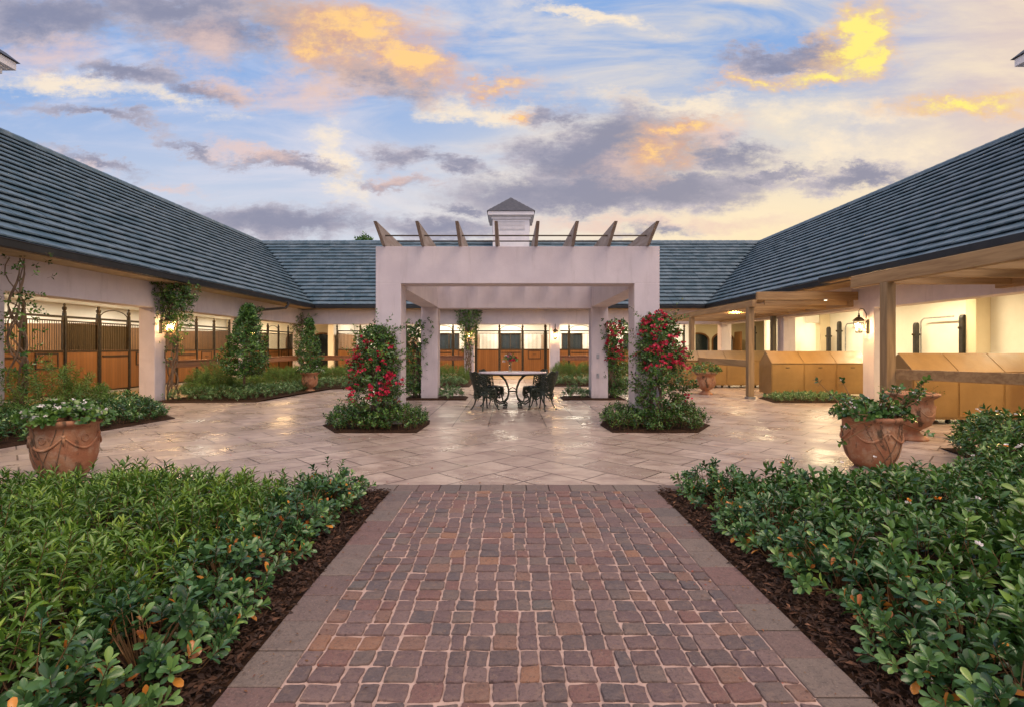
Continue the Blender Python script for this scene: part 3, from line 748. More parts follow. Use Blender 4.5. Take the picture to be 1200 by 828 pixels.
for arches, x0, x1 in ((LA,-16,-9.05),(RA,9.35,16.3)):
    g = MB(); arch_wall(g, x0, x1, 28.55, 28.75, 2.93, arches); g.build('arched_wall', M['cream'], bw)
    for k, (a,c) in enumerate(arches):
        g = MB(); arch_trim(g, a, c, 28.54); g.build('arch_trim', M['stall_wood'], bw)
        g = MB(); g.box(a+.02,c-.02,28.68,28.70,0,2.13); g.build('arched_pane', M['glass_dark'], bw)
# white returns beside the back stalls
for (xa, xb) in ((-9.06,-8.78),(9.06,9.36)):
    g = MB(); g.box(xa,xb,YS-.06,28.55,0,2.93); g.build('return_wall', M['white_wall'], bw)

# right wing: white aisle wall
g = MB(); g.box(SR,SR+.15,-3,24.5,.004,2.93); g.build('aisle_wall', M['white_wall'], wr)
for yc in (13.0, 19.5, 22.5):
    g = MB(); g.box(SR-.38,SR-.001,yc,yc+.3,.004,2.93); g.build('pier', M['cream'], wr, bevel=.01)
g = MB(); g.box(SR-.9,SR-.39,22.55,22.75,.004,2.93); g.build('stub_wall', M['white_wall'], wr)
g = MB(); g.box(SR-.9,SR-.39,19.55,19.75,2.3,2.93); g.build('stub_wall', M['white_wall'], wr)
def tie_post(y, x, h, label):
    t_ = thing('tie_post', label, 'post', (x,y,0), 'dark padded posts along the right aisle')
    b = MB(); N = 8; w=.055
    prof = [(x-w,.01),(x+w,.01)]+[(x+w*math.cos(PI*i/N), h-.1+.1*math.sin(PI*i/N)) for i in range(N+1)]
    b.prism(prof, y-.06, y+.06, 'y'); b.build('post', M['black_metal'], t_, bevel=.008)
    b = MB(); b.tube([(x-w-.03,y,h-.35),(x+w+.03,y,h-.35)], .02, 8); b.sphere((x-w-.04,y,h-.35), .035); b.sphere((x+w+.04,y,h-.35), .035); b.build('tie_ring', M['bronze'], t_, smooth=True)
for (px, xx, h, lab) in ((1073.5,12.0,2.08,'dark post against the white wall just right of the near timber post'),(1128,12.05,2.22,'dark post under the end of the bent pipe, nearest on the white wall'),
    (971,12.0,2.12,'dark round-topped post left of the lantern in the right aisle'),(983.5,12.1,2.3,'thin dark post between the round-topped post and the lantern'),
    (921.5,11.9,2.08,'dark post with a ring each side, beside the cream pier'),(884,12.0,2.4,'dark post seen just right of the timber post by the far bins'),(854,11.9,2.0,'shortest dark post at the far end of the right aisle')):
    tie_post(xx*590/(px-596), xx, h, lab)
def boom(px, y_len, lab):
    y = 12.3*590/(px-596)
    t_ = MB(); r=.15; pts = [(12.2,y,.05),(12.2,y,2.2-r)]+[(12.2,y-r+r*math.cos(a),2.2-r+r*math.sin(a)) for a in (PI/8,PI/4,3*PI/8,PI/2)]+[(12.2,y-y_len,2.2)]
    t_.tube(pts, .022, 8); o = t_.build('hose_pipe', M['galv'], smooth=True); tag(o, lab, 'pipe', 'bent pipes on the right aisle wall')
boom(1083, 1.1, 'bent metal pipe on the white wall above the nearest tan bins'); boom(994, 1.0, 'bent metal pipe on the white wall behind the right lantern')
g = MB(); y = 12.4*590/(863.5-596); g.box(SR-.03,SR-.002,y-.5,y+.35,.02,2.2); g.box(SR-.06,SR-.031,y-.45,y+.30,.06,2.14); g.build('door', M['stall_wood'], wr, bevel=.005)

# cupolas
def cupola(loc, label):
    t_ = thing('cupola', label, 'cupola', loc, 'white louvred cupolas on the roof ridges'); x,y,_ = loc; h=.88
    b = MB(); b.box(x-h,x+h,y-h,y+h,5.7,7.62); b.build('body', M['trim'], t_, bevel=.01)
    b = MB(); b.box(x-h-.06,x+h+.06,y-h-.06,y+h+.06,7.50,7.621); b.box(x-1.10,x+1.10,y-1.10,y+1.10,7.66,7.84); b.box(x-1.0,x+1.0,y-1.0,y+1.0,7.6215,7.66); b.build('cornice', M['trim'], t_, bevel=.01)
    b = MB(); n_=6
    for i in range(n_):
        a0, a1 = i/n_, (i+1)/n_; r0 = 1.14*(1-a0)+.01; r1 = 1.14*(1-a1)+.01; z0 = 7.845+.95*a0; z1 = 7.845+.95*a1
        b.add([(x-r0,y-r0,z0),(x+r0,y-r0,z0),(x+r0,y+r0,z0),(x-r0,y+r0,z0),(x-r1-.02,y-r1-.02,z1),(x+r1+.02,y-r1-.02,z1),(x+r1+.02,y+r1+.02,z1),(x-r1-.02,y+r1+.02,z1)],
            [(0,1,5,4),(1,2,6,5),(2,3,7,6),(3,0,4,7),(3,2,1,0),(4,5,6,7)], .3)
    b.build('roof', M['slate_dark'], t_)
    for (sx, sy) in ((0,-1),(0,1),(1,0),(-1,0)):
        b = MB()
        for i in range(7):
            z = 7.0+i*.065
            if sx == 0: b.box(x-.66,x+.66,y+sy*(h+.004),y+sy*(h+.03),z,z+.045) if sy>0 else b.box(x-.66,x+.66,y-h-.03,y-h-.004,z,z+.045)
            else: b.box(min(x+sx*(h+.004),x+sx*(h+.03)),max(x+sx*(h+.004),x+sx*(h+.03)),y-.66,y+.66,z,z+.045)
        b.build('louvre', M['trim'], t_)
cupola((CX-.03, YE+HALF, 0), 'white cupola with slate pyramid roof on the back ridge above the pavilion')
cupola((EL-HALF*KL, 10.4, 0), 'white cupola cut by the left edge above the left roof')
cupola((ER+HALF*KR, 10.25, 0), 'white cupola cut by the right edge above the right roof')

# ================================================================== STALL FRONTS
def stall_front(width3, order, label, mirror=False):
    """built along +X from 0, front face towards -Y; z up"""
    root = thing('stall_front', label, 'stall front', (0,0,0), 'wood and grille stall fronts'); w = width3/3
    for i in range(4):
        x = i*w
        if i == 3: x -= .035
        b = MB(); b.box(x-.032,x+.032,-.04,.04,.02,2.28); p = b.build('post', M['black_metal'], root, bevel=.006)
        b = MB(); b.lathe([(.045,2.28),(.05,2.31),(.03,2.33),(.045,2.36),(.055,2.40),(.045,2.44),(.02,2.46),(.035,2.49),(.02,2.53),(.001,2.54)], (x,0,0), 12); b.build('finial', M['bronze'], p, smooth='all')
    b = MB(); b.box(.032,width3-.07,-.028,.028,2.14,2.20); b.build('top_rail', M['black_metal'], root)
    for i, kind in enumerate(order):
        x0 = i*w+.034; x1 = (i+1)*w-.034-(.035 if i == 2 else 0); pn = 'door' if kind == 'door' else 'panel'
        b = MB(); b.box(x0,x1,-.02,.02,.12,1.22); dr = b.build(pn, M['stall_wood'], root)
        b = MB(); b.box(x0,x1,-.03,.03,1.22,1.275); b.box(x0,x1,-.03,.03,.07,.12); b.box(x0,x0+.025,-.026,.026,.12,1.22); b.box(x1-.025,x1,-.026,.026,.12,1.22)
        b.box(x0,x0+.03,-.026,.026,1.275,2.14); b.box(x1-.03,x1,-.026,.026,1.275,2.14); b.box(x0+.03,x1-.03,-.02,.02,2.04,2.075)
        if kind == 'door': b.box(x0+.06,x1-.06,-.045,-.021,1.08,1.12)
        b.build('frame', M['bronze'], dr)
        b = MB(); n_ = 15
        for k in range(n_):
            xx = x0+.03+(x1-x0-.06)*(k+.5)/n_; b.tube([(xx,0,1.27),(xx,0,2.06)], .0085, 5)
        b.build('grille', M['bronze'], dr)
        if kind == 'door':
            b = MB(); m_ = (x0+x1)/2; r = (x1-x0)/2
            b.tube([(m_-r*math.cos(PI*k/16),0,2.20+.26*math.sin(PI*k/16)) for k in range(17)], .014, 6); b.build('arch', M['bronze'], dr)
        if kind == 'hatch':
            b = MB(); a, c = x0+.27, x1-.22; b.box(a,c,-.035,-.021,.82,1.17); ht = b.build('feed_hatch', M['stall_wood'], dr)
            b = MB(); b.box(a-.03,a,-.045,-.021,.79,1.20); b.box(c,c+.03,-.045,-.021,.79,1.20); b.box(a,c,-.045,-.021,.79,.82); b.box(a,c,-.045,-.021,1.17,1.20); b.box((a+c)/2-.09,(a+c)/2+.09,-.06,-.036,1.0,1.02)
            b.build('hatch_frame', M['black_metal'], dr)
    # stall interior: board-lined partition behind the first post
    b = MB(); b.box(-.03,.0,.05,3.2,.02,2.05); b.build('partition', M['stall_wood'], root)
    return root
ordL = ['plain','hatch','door']
s0 = stall_front(3.45, ['door','hatch','plain'], 'first stall front from the left edge, brown boards and vertical bars between the vines and the white column')
# left wing: local +X -> world +Y, front (-Y local) -> world +X : rotate 90deg
labL = {7.85:None, 11.3:'stall front at the left edge behind the big terracotta pot, brown boards under vertical bars',14.75:'stall front second from the left, half hidden by the first white column',
    18.2:'stall front seen right of the vine-covered column, behind the long rail',21.65:'stall front in the left aisle behind the clipped cone tree',25.1:'farthest stall front of the left aisle with pale upper panels'}
def blind(root, x0, x1):
    b = MB(); b.box(x0+.07,x1-.07,.022,.034,1.285,2.0); o = b.build('dark_blind', M['timber_dark']); o.parent = root
first = True
for ys, lab in labL.items():
    lab = lab or 'stall front of the left aisle, just outside the left edge of the view'
    if first: o = s0; first = False
    else: o = dup(s0)
    o.location = (SL,ys,0); o.rotation_euler = (0,0,R(90)); o['label'] = lab
    if ys == 11.3: blind(o, 2.3, 3.42)
    if ys == 14.75: blind(o, 0, 1.15)
s1 = stall_front(3.49, ['plain','door','hatch'], '')
labB = ['leftmost stall front of the back wing, partly behind the left bougainvillea','stall front of the back wing seen through the pavilion left of the lit vine column','middle stall front of the back wing straight behind the table',
    'stall front of the back wing just right of the lantern column','rightmost stall front of the back wing behind the right bougainvillea']
for k in range(5):
    o = s1 if k == 0 else dup(s1)
    o.location = (stx[k]-3.49/2+.01, YS, 0); o['label'] = labB[k]

# ================================================================== RAILS in the bays
def rail(p0, p1, z0, z1, th, m, label, posts=True, name='rail'):
    a, b_ = Vector(p0), Vector(p1); dd = (b_-a).normalized(); s = Vector((-dd.y,dd.x))*th/2
    t_ = thing(name+'_fence' if posts else 'timber_rail', label, 'rail', (a.x,a.y,0), 'wooden rails between the columns' if posts else 'pine rails of the pergolas')
    b = MB(); b.prism([(a+s)[:],(b_+s)[:],(b_-s)[:],(a-s)[:]], z0, z1); b.build('rail', m, t_, bevel=.008)
    if posts:
        b = MB(); b.prism([(a+s*2)[:],(b_+s*2)[:],(b_-s*2)[:],(a-s*2)[:]], z1+.001, z1+.035); b.build('cap', m, t_, bevel=.006)
    return t_
labs = ['brown rail between the first and second left columns, behind the feathery shrubs','brown rail between the second left column and the corner']
rail((WL-.2,13.0),(WL-.2,16.75),.80,.97,.045,M['rail_wood'],labs[0])
rail((WL-.2,17.15),(WL-.2,21.6),.80,.97,.045,M['rail_wood'],labs[1])
for (i, lab) in ((0,'brown rail in the leftmost bay of the back wing'),(1,'brown rail in the back wing bay seen left of the lit vine column'),(3,'brown rail in the back wing bay right of the lantern column'),(4,'brown rail in the rightmost bay of the back wing')):
    rail((BCOL[i]+.21,YB+.2),(BCOL[i+1]-.21,YB+.2),.80,.97,.045,M['rail_wood'],lab)

# ================================================================== PAVILION
PF, PBk = 8.65, 13.14; PO, PI_ = 2.44, 2.01; PT = .435; ZT = 3.083
pv = thing('pavilion', 'square white stucco pergola pavilion standing in the middle of the courtyard', 'pavilion', (CX+.01,10.9,0))
cx = CX+.01
for (sx, ya) in ((-1,PF),(1,PF),(-1,PBk),(1,PBk)):
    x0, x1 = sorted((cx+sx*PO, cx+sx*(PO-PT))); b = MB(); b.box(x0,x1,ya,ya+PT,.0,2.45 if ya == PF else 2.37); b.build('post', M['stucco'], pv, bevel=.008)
b = MB(); b.box(cx-PO,cx+PO,PF,PF+PT,2.445,ZT); b.build('front_beam', M['stucco'], pv, bevel=.008)
b = MB(); b.box(cx-PO,cx+PO,PBk,PBk+PT,2.37,ZT); b.build('rear_beam', M['stucco'], pv, bevel=.008)
for sx in (-1,1):
    x0, x1 = sorted((cx+sx*(PO-.002), cx+sx*(PO-PT))); b = MB(); b.box(x0,x1,PF+PT,PBk,2.40,ZT-.002); b.build('side_beam', M['stucco'], pv)
    for z in (.62,1.12):
        if sx > 0:
            xo = cx+PO-PT+.17; b = MB(); b.box(xo-.035,xo+.035,PBk-.012,PBk-.0005,z-.06,z+.06); b.build('outlet_cover', M['galv'], pv, bevel=.004)
for xr in (-2.14,-1.47,-.83,-.2,.47,1.1,1.72,2.39):
    b = MB(); prof = [(8.05,3.37),(8.62,3.09),(13.2,3.09),(13.85,3.37)]
    b.prism(prof, xr-.028, xr+.028, 'x'); b.build('rafter', M['rafter'], pv, bevel=.006)
b = MB()
for (yy_, zz) in ((8.62,3.26),(9.6,3.372),(11.0,3.372),(12.4,3.372)): b.tube([(-2.14,yy_,zz),(2.39,yy_,zz)], .014, 6)
b.build('rod', M['bronze'], pv)

# ================================================================== PERGOLAS (right)
def wbox(name, m, parent, *a, bevel=.01):
    b = MB(); b.box(*a); return b.build(name, m, parent, bevel=bevel)
pg = thing('timber_pergola', 'pale pine pergola nearer the camera at the right edge, attached under the right eave', 'pergola', (6.4,8.5,0), 'pine pergolas along the right wing')
for yc in (8.5,4.4):
    wbox('post', M['timber_z'], pg, 6.32,6.48,yc-.08,yc+.08,.06,2.44)
    wbox('post_shoe', M['galv'], pg, 6.30,6.50,yc-.10,yc+.10,.001,.06, bevel=.004)
wbox('beam', M['timber_y'], pg, 6.345,6.455,2.5,9.35,2.441,2.66)
wbox('ledger', M['timber_y'], pg, WR-.12,WR-.002,2.5,9.35,2.441,2.66)
for k in range(8):
    yk = 2.9+k*.88; wbox('joist', M['timber_x'], pg, 6.457,WR-.121,yk-.03,yk+.03,2.48,2.64, bevel=.006)
pg2 = thing('timber_pergola', 'pale pine pergola in the middle of the right side, in front of the tan bins', 'pergola', (6.4,13.35,0), 'pine pergolas along the right wing')
for yc in (13.35,17.6,21.0):
    wbox('post', M['timber_z'], pg2, 6.32,6.48,yc-.08,yc+.08,.06,2.40)
    wbox('post_shoe', M['galv'], pg2, 6.30,6.50,yc-.10,yc+.10,.001,.06, bevel=.004)
wbox('post', M['timber_dark'], pg2, 8.85,9.0,16.9,17.05,.0,2.40)
wbox('beam', M['timber_y'], pg2, 6.345,6.455,13.1,21.2,2.401,2.58)
wbox('ledger', M['timber_y'], pg2, 8.87,8.98,13.1,21.2,2.401,2.58)
wbox('front_beam', M['timber_x'], pg2, 6.5,WR-.01,13.15,13.25,2.583,2.80)
wbox('front_plate', M['timber_x'], pg2, 6.7,8.86,13.17,13.23,2.45,2.58)
for k in range(8):
    yk = 14.1+k*.95; wbox('joist', M['timber_x'], pg2, 6.457,8.868,yk-.03,yk+.03,2.42,2.56, bevel=.006)
rail((6.5,8.45),(8.6,5.0),.82,.99,.05,M['timber_x'],'pine rail leading right from the nearest pergola post in front of the bins',False)
r_ = rail((6.4,13.44),(6.4,17.5),.83,1.02,.05,M['timber_y'],'pine rail between the two posts of the middle pergola',False)

# ================================================================== BINS
def make_bin(w, side_label):
    t_ = thing('tan_bin', side_label, 'bin', (0,0,0)); d1, d2 = .34, .68
    b = MB(); b.prism([(0,.09),(d2,.09),(d2,.92),(d1,1.24),(0,.92)], .0, w, 'x'); b.build('body', M['binside'], t_, bevel=.006)
    b = MB(); L = math.hypot(d1,.32); nx, nz = -.32/L, d1/L
    b.prism([(-.015+nx*.001,.915+nz*.001),(d1,1.2405),(d1+nx*.012,1.2405+nz*.012),(-.015+nx*.014,.915+nz*.014)], .006, w-.006, 'x'); b.build('lid', M['binside'], t_, bevel=.003)
    b = MB(); b.box(.02,w-.02,-.012,-.001,.13,.88); b.build('front_panel', M['binside'], t_, bevel=.003)
    b = MB(); b.box(w/2-.05,w/2+.05,-.03,-.013,.80,.815); b.build('handle', M['black_metal'], t_)
    for xx in (.12, w-.12):
        for yy_ in (.08,.60):
            b = MB(); b.lathe([(.001,-.02),(.04,-.02),(.04,.02),(.001,.02)], (0,0,0), 12); 
            b.v = [(xx+q[2], yy_+q[0], .046+q[1]) for q in b.v]; b.box(xx-.025,xx+.025,yy_-.025,yy_+.025,.06,.09); b.build('castor', M['black_metal'], t_)
    return t_
proto = make_bin(.86, '')
glab = {'B':'group beside the lantern column','C':'nearest group','A':'far group'}
ordn = ['left','middle','right']
spots = [('B',7.15,13.7,.88,3),('C',7.1,8.85,.80,4),('A',5.55,16.9,.88,4)]
usedp = False
for g_, x0, y0, w, n_ in spots:
    for k in range(n_):
        o = proto if not usedp else dup(proto); usedp = True
        o.location = (x0+k*w*1.003, y0, 0); o.scale = (w/.86,1,1)
        nm = (['leftmost','second','third','rightmost'][k] if n_ == 4 else ordn[k]+('most' if k != 1 else ''))
        o['label'] = 'tan metal bin with sloped lid, '+nm+' of the '+glab[g_]; o['group'] = 'tan bins with sloped lids on the right'

# ================================================================== LANTERNS
def make_lantern(label):
    """origin at the wall mount, lantern sticks out towards +X; z relative"""
    t_ = thing('wall_lantern', label, 'lantern', (0,0,0)); cx_ = .24
    b = MB(); b.prism([(-.05,-.16),(.05,-.16),(.05,.16),(0,.20),(-.05,.16)], 0.001, .018, 'x'); b.build('back_plate', M['black_metal'], t_)
    b = MB(); b.tube([(.018,0,-.08),(.10,0,-.02),(.06,0,.16),(.05,0,.34),(.12,0,.46),(.20,0,.48),(.24,0,.42),(cx_,0,.34)], .009, 8); b.tube([(.02,0,-.10),(cx_,0,-.13)], .008, 6); b.build('bracket', M['black_metal'], t_, smooth=True)
    rt, rb_ = .115, .065; zt, zb = .16, -.12
    b = MB()
    for k in range(4):
        a = PI/4+k*PI/2; b.tube([(cx_+rt*math.cos(a),rt*math.sin(a),zt),(cx_+rb_*math.cos(a),rb_*math.sin(a),zb)], .008, 5)
    b.lathe([(rt+.01,zt-.01),(rt+.01,zt+.008)], (cx_,0,0), 4, a0=PI/4); b.lathe([(rb_+.008,zb-.02),(rb_+.012,zb+.004)], (cx_,0,0), 4, a0=PI/4); b.build('cage', M['black_metal'], t_)
    b = MB(); b.lathe([(rt+.035,zt+.009),(.05,zt+.10),(.025,zt+.105),(.03,zt+.13),(.012,zt+.16),(.02,zt+.18),(.001,zt+.20)], (cx_,0,0), 8, a0=PI/8); b.build('hood', M['bronze'], t_)
    b = MB(); b.lathe([(rb_-.004,zb+.006),(rt-.004,zt-.012)], (cx_,0,0), 4, a0=PI/4); b.f = b.f[:-2]; b.build('glass', M['glass'], t_)
    for k in range(3):
        a = k*2*PI/3; p = (cx_+.03*math.cos(a), .03*math.sin(a), 0)
        b = MB(); b.lathe([(.001,-.02),(.014,0),(.017,.03),(.010,.06),(.001,.085)], p, 8); b.build('flame_bulb', M['flame'], t_, smooth='all')
    l = lamp('POINT', (cx_+.0,0,-.0), 30, (1,.60,.26), t_, size=.09, name='lantern_light')
    return t_
lant = make_lantern('glowing black lantern inside the vine on the first left column')
LS = [((WL,12.8),0,None),((WL,16.95),0,'glowing lantern on the second left column beside the cone tree'),
    ((WR,12.8),PI,'glowing black lantern on the white column of the right wing above the tan bins'),
    ((BCOL[2],YB),-PI/2,'glowing lantern tangled in the vine on the back column left of the vase'),((BCOL[3],YB),-PI/2,'glowing lantern on the bare back column right of the vase'),
    ((BCOL[1],YB),-PI/2,'glowing lantern on the back column behind the left bougainvillea'),((BCOL[4],YB),-PI/2,'glowing lantern on the back column behind the right bougainvillea')]
for i, ((x,y), rz, lab) in enumerate(LS):
    o = lant if i == 0 else dup(lant); o.location = (x,y,1.86); o.rotation_euler = (0,0,rz); o['group'] = 'glowing wall lanterns on the columns'
    if lab: o['label'] = lab

for sx_, lab_ in ((-1,'left'),(1,'right')):  # unseen piers with lanterns, added to throw warm light on the near path
    pr_ = thing('unseen_pier', 'unseen white stucco pier '+lab_+' of the path behind the viewer, added for a fill lantern', 'pier', (CX+sx_*2.1,-1.6,0), 'unseen piers added for fill lanterns')
    b = MB(); b.box(CX+sx_*2.1-.22,CX+sx_*2.1+.22,-1.82,-1.38,-.02,2.6); b.build('shaft', M['stucco'], pr_, bevel=.01)
    b = MB(); b.box(CX+sx_*2.1-.27,CX+sx_*2.1+.27,-1.87,-1.33,2.601,2.70); b.build('capstone', M['trim'], pr_, bevel=.01)
    o = dup(lant); o.location = (CX+sx_*2.1,-1.38,2.1); o.rotation_euler = (0,0,R(90)); o['label'] = 'warm fill lantern added on the unseen pier '+lab_+' of the path behind the viewer'
# aisle / stall lighting (hidden ceiling lamps, inferred from the bright interiors)
def ceiling_light(x, y, label, e, col, sx=.12, sy=1.2, grp='strip lights on the aisle ceilings', z=2.93):
    t_ = thing('ceiling_light', label, 'ceiling light', (x,y,z), grp)
    b = MB(); b.box(x-sx/2-.02,x+sx/2+.02,y-sy/2-.02,y+sy/2+.02,z-.03,z-.001); b.build('housing', M['trim'], t_)
    b = MB(); b.box(x-sx/2,x+sx/2,y-sy/2,y+sy/2,z-.036,z-.031); b.build('lens', M['downlight'], t_)
    lamp('AREA', (x,y,z-.045), e, col, t_, size=sx, size_y=sy, name='ceiling_lamp')
WARM = (1,.80,.52); WW = (1,.90,.72)
sh = {'l':'strip light on the ceiling inside a stall of the left wing','al':'strip light on the left aisle ceiling','b':'strip light on the ceiling inside a stall of the back wing','ab':'strip light on the back aisle ceiling','r':'strip light on the right aisle ceiling'}
for y in (9.6,13.0,16.5,19.9,23.4,26.8): ceiling_light(-14.3, y, sh['l'], 95, WW)
for y in (10.5,14.8,19.0,23.6): ceiling_light(-10.6, y, sh['al'], 80, (1,.62,.28))
for x in stx: ceiling_light(x, 27.2, sh['b'], 110, WW, 1.2, .12)
for x in (-7.2,-3.6,.1,3.8,7.4): ceiling_light(x, 23.3, sh['ab'], 80, (1,.62,.28), 1.2, .12)
for y in (6.5,10.2,14.0,17.6,21.2,25.0): ceiling_light(11.0, y, sh['r'], 88, (1,.80,.48))
def down(x, y, z, label):
    t_ = thing('downlight', label, 'downlight', (x,y,z), 'small downlights under the right eave and pergola')
    b = MB(); b.lathe([(.045,-.03),(.05,.0)], (x,y,z), 14); b.build('trim_ring', M['galv'], t_); b = MB(); b.lathe([(.001,-.034),(.036,-.032)], (x,y,z), 14); b.build('lens', M['downlight'], t_)
    l = lamp('SPOT', (x,y,z-.05), 190, (1,.60,.22), t_, size=.05, name='down_light')
for (x,y,lab) in ((7.9,12.55,'small downlight under the eave in front of the middle tan bins'),(7.9,7.6,'small downlight under the near pergola above the nearest tan bins'),(7.2,15.9,'small downlight under the middle pergola in front of the far tan bins')): down(x,y,2.62 if y != 12.55 else 2.55,lab)

# ================================================================== POTS AND URNS
def pot_prof(h, r):
    return [(r*.48,0),(r*.54,.02*h),(r*.66,.09*h),(r*.80,.22*h),(r*.88,.38*h),(r*.905,.55*h),(r*.90,.70*h),(r*.89,.82*h),(r*.90,.86*h),(r*.98,.88*h),(r*1.02,.91*h),(r*1.03,.94*h),(r*.99,.97*h),(r*.93,.975*h),(r*.84,.965*h),(r*.80,.90*h),(.001,.88*h)]
def urn_prof(h, r):
    return [(r*.62,0),(r*.62,.04*h),(r*.55,.07*h),(r*.36,.13*h),(r*.30,.18*h),(r*.38,.22*h),(r*.68,.32*h),(r*.80,.45*h),(r*.82,.60*h),(r*.78,.75*h),(r*.76,.85*h),(r*.90,.90*h),(r*1.0,.94*h),(r*1.0,.975*h),(r*.92,.985*h),(r*.74,.96*h),(r*.70,.9*h),(.001,.88*h)]
def prof_r(prof, z):
    for (r0,z0),(r1,z1) in zip(prof, prof[1:]):
        if z0 <= z <= z1 and z1 > z0: return r0+(r1-r0)*(z-z0)/(z1-z0)
    return prof[-4][0]
def pot(loc, h, r, kind, label, group, rz=0, vine=True):
    t_ = thing('terracotta_pot' if kind == 'pot' else 'terracotta_urn', label, 'plant pot', loc, group)
    pf = pot_prof(h,r) if kind == 'pot' else urn_prof(h,r); x,y,z = loc
    b = MB(); b.lathe(pf, (x,y,z), 48); b.build('vessel', M['terra'], t_, smooth='all')
    b = MB()
    for k in range(5):                                      # swags with rosettes
        a0 = k*2*PI/5+rz; pts = []
        for i in range(13):
            f = i/12; zz = h*(.72-.20*math.sin(PI*f)); rr = prof_r(pf,zz)+.004; a = a0+f*2*PI/5
            pts.append((x+rr*math.cos(a), y+rr*math.sin(a), z+zz))
        b.tube(pts, [(.006+.009*math.sin(PI*i/12))*(1 if kind == 'pot' else .5) for i in range(13)], 7)
        zz = h*.72; rr = prof_r(pf,zz)+.003; c = (x+rr*math.cos(a0), y+rr*math.sin(a0), z+zz); b.sphere(c, .020 if kind == 'pot' else .012, 8)
        b.tube([(c[0],c[1],c[2]),(c[0]*1,c[1]*1,c[2]-h*.14)], [.018,.006], 6)
        a = a0+PI/5; zz = h*.68; rr = prof_r(pf,zz)+.003; n_=10
        c = Vector((x+rr*math.cos(a), y+rr*math.sin(a), z+zz)); s = Vector((-math.sin(a),math.cos(a),0))
        if kind == 'pot': b.tube([c+s*.035*math.cos(q*2*PI/n_)+Vector((0,0,.035*math.sin(q*2*PI/n_))) for q in range(n_)], .006, 6, closed=True)
    b.build('swag_relief', M['terra'], t_, smooth='all')
    b = MB(); b.lathe([(.001,h*.885),(r*.78,h*.90)], (x,y,z), 20); b.build('potting_soil', M['mulch'], t_)
    if vine:
        b = MB()
        for a0, a1 in ((-1.9,-1.3),(-1.1,-1.75),(-2.4,-1.55),(-.9,-1.2)):
            pts = []
            for i in range(10):
                f = i/9; zz = h*(.85-.75*f); rr = prof_r(pf,max(.01,zz))+.006; a = a0+(a1-a0)*f**1.3; pts.append((x+rr*math.cos(a), y+rr*math.sin(a), z+zz))
            b.tube(pts, .0035, 5)
        b.build('creeper_root', M['bark'], t_)
    return t_
P_big_l = (-4.62,5.25,0); P_big_r = (4.14,5.75,0); U_br = (5.95,7.45,0); U_l = (-6.1,15.45,0); U_r = (5.72,14.6,0)
pot(P_big_l,.635,.31,'pot','large weathered terracotta pot of white flowers at the left edge','terracotta pots around the courtyard',.35)
pot(P_big_r,.60,.315,'pot','large stained terracotta pot with straggly green plant behind the right shrubs','terracotta pots around the courtyard',.9)
pot(U_br,.70,.345,'urn','footed terracotta urn behind the large pot on the right','terracotta pots around the courtyard',.5,False)
pot(U_l,.60,.285,'urn','small footed urn with clipped tree at the left bed','terracotta pots around the courtyard',.2,False)
pot(U_r,.64,.325,'urn','footed pale urn between the right bougainvillea and the pergola post','terracotta pots around the courtyard',.1,False)

def clusters(rng, pts, r, n=8):
    """flower clusters: small petals round each point"""
    P = np.repeat(pts, n, axis=0); D = rng.normal(0,1,P.shape); D[:,2] = np.abs(D[:,2])*.8; D = nrm(D); P = P+D*r*.25
    N = rng.normal(0,1,P.shape); L = np.full(len(P), r)*rng.uniform(.7,1.2,len(P))
    return leaf_arrays(P, D, N, L, L*.9, 'round', np.full(len(P),.5))
def dome(rng, c, rx, ry, h, n, zb=0.0):
    a = rng.uniform(0,2*PI,n); q = rng.uniform(0,1,n)**.5; x = c[0]+rx*q*np.cos(a); y = c[1]+ry*q*np.sin(a)
    z = c[2]+zb+h*np.sqrt(np.maximum(0,1-q**2))*rng.uniform(.3,1,n)
    ax = np.stack([(x-c[0])/rx, (y-c[1])/ry, np.full(n,.9)],1)+rng.normal(0,.3,(n,3))
    return np.stack([x,y,z],1), ax
def plant(name, label, cat, loc, chunks, mats, group=None, flowers=None, fmat=None, stems=None, trunk=None):
    t_ = thing(name, label, cat, loc, group)
    np_mesh('foliage', [(c,0) for c in chunks], [mats], t_)
    if stems is not None: np_mesh('stems', [(s,0) for s in stems], [M['stem']], t_)
    if flowers is not None: np_mesh('blossoms', [(flowers,0)], [fmat], t_)
    if trunk is not None: trunk.build('trunk', M['bark'], t_, smooth='all')
    return t_
# plant in the big left pot
r1 = np.random.default_rng(21)
c = Vector(P_big_l)+Vector((0,0,.575)); bs, ax = dome(r1, c, .38, .34, .18, 170)
lv, sv = shoots(r1, bs, ax, np.full(170,.06), 6, .055, .75, 'round', 1.0)
fp = bs[r1.uniform(0,1,170)<.30]+np.array([0,0,.065])
plant('potted_flowers','bright green plant with white blossoms filling the left pot','plant',(c.x,c.y,.54),[lv],M['leaf_bright'],'plants growing in the pots',clusters(r1,fp,.020,9),M['petal_white'],[sv])
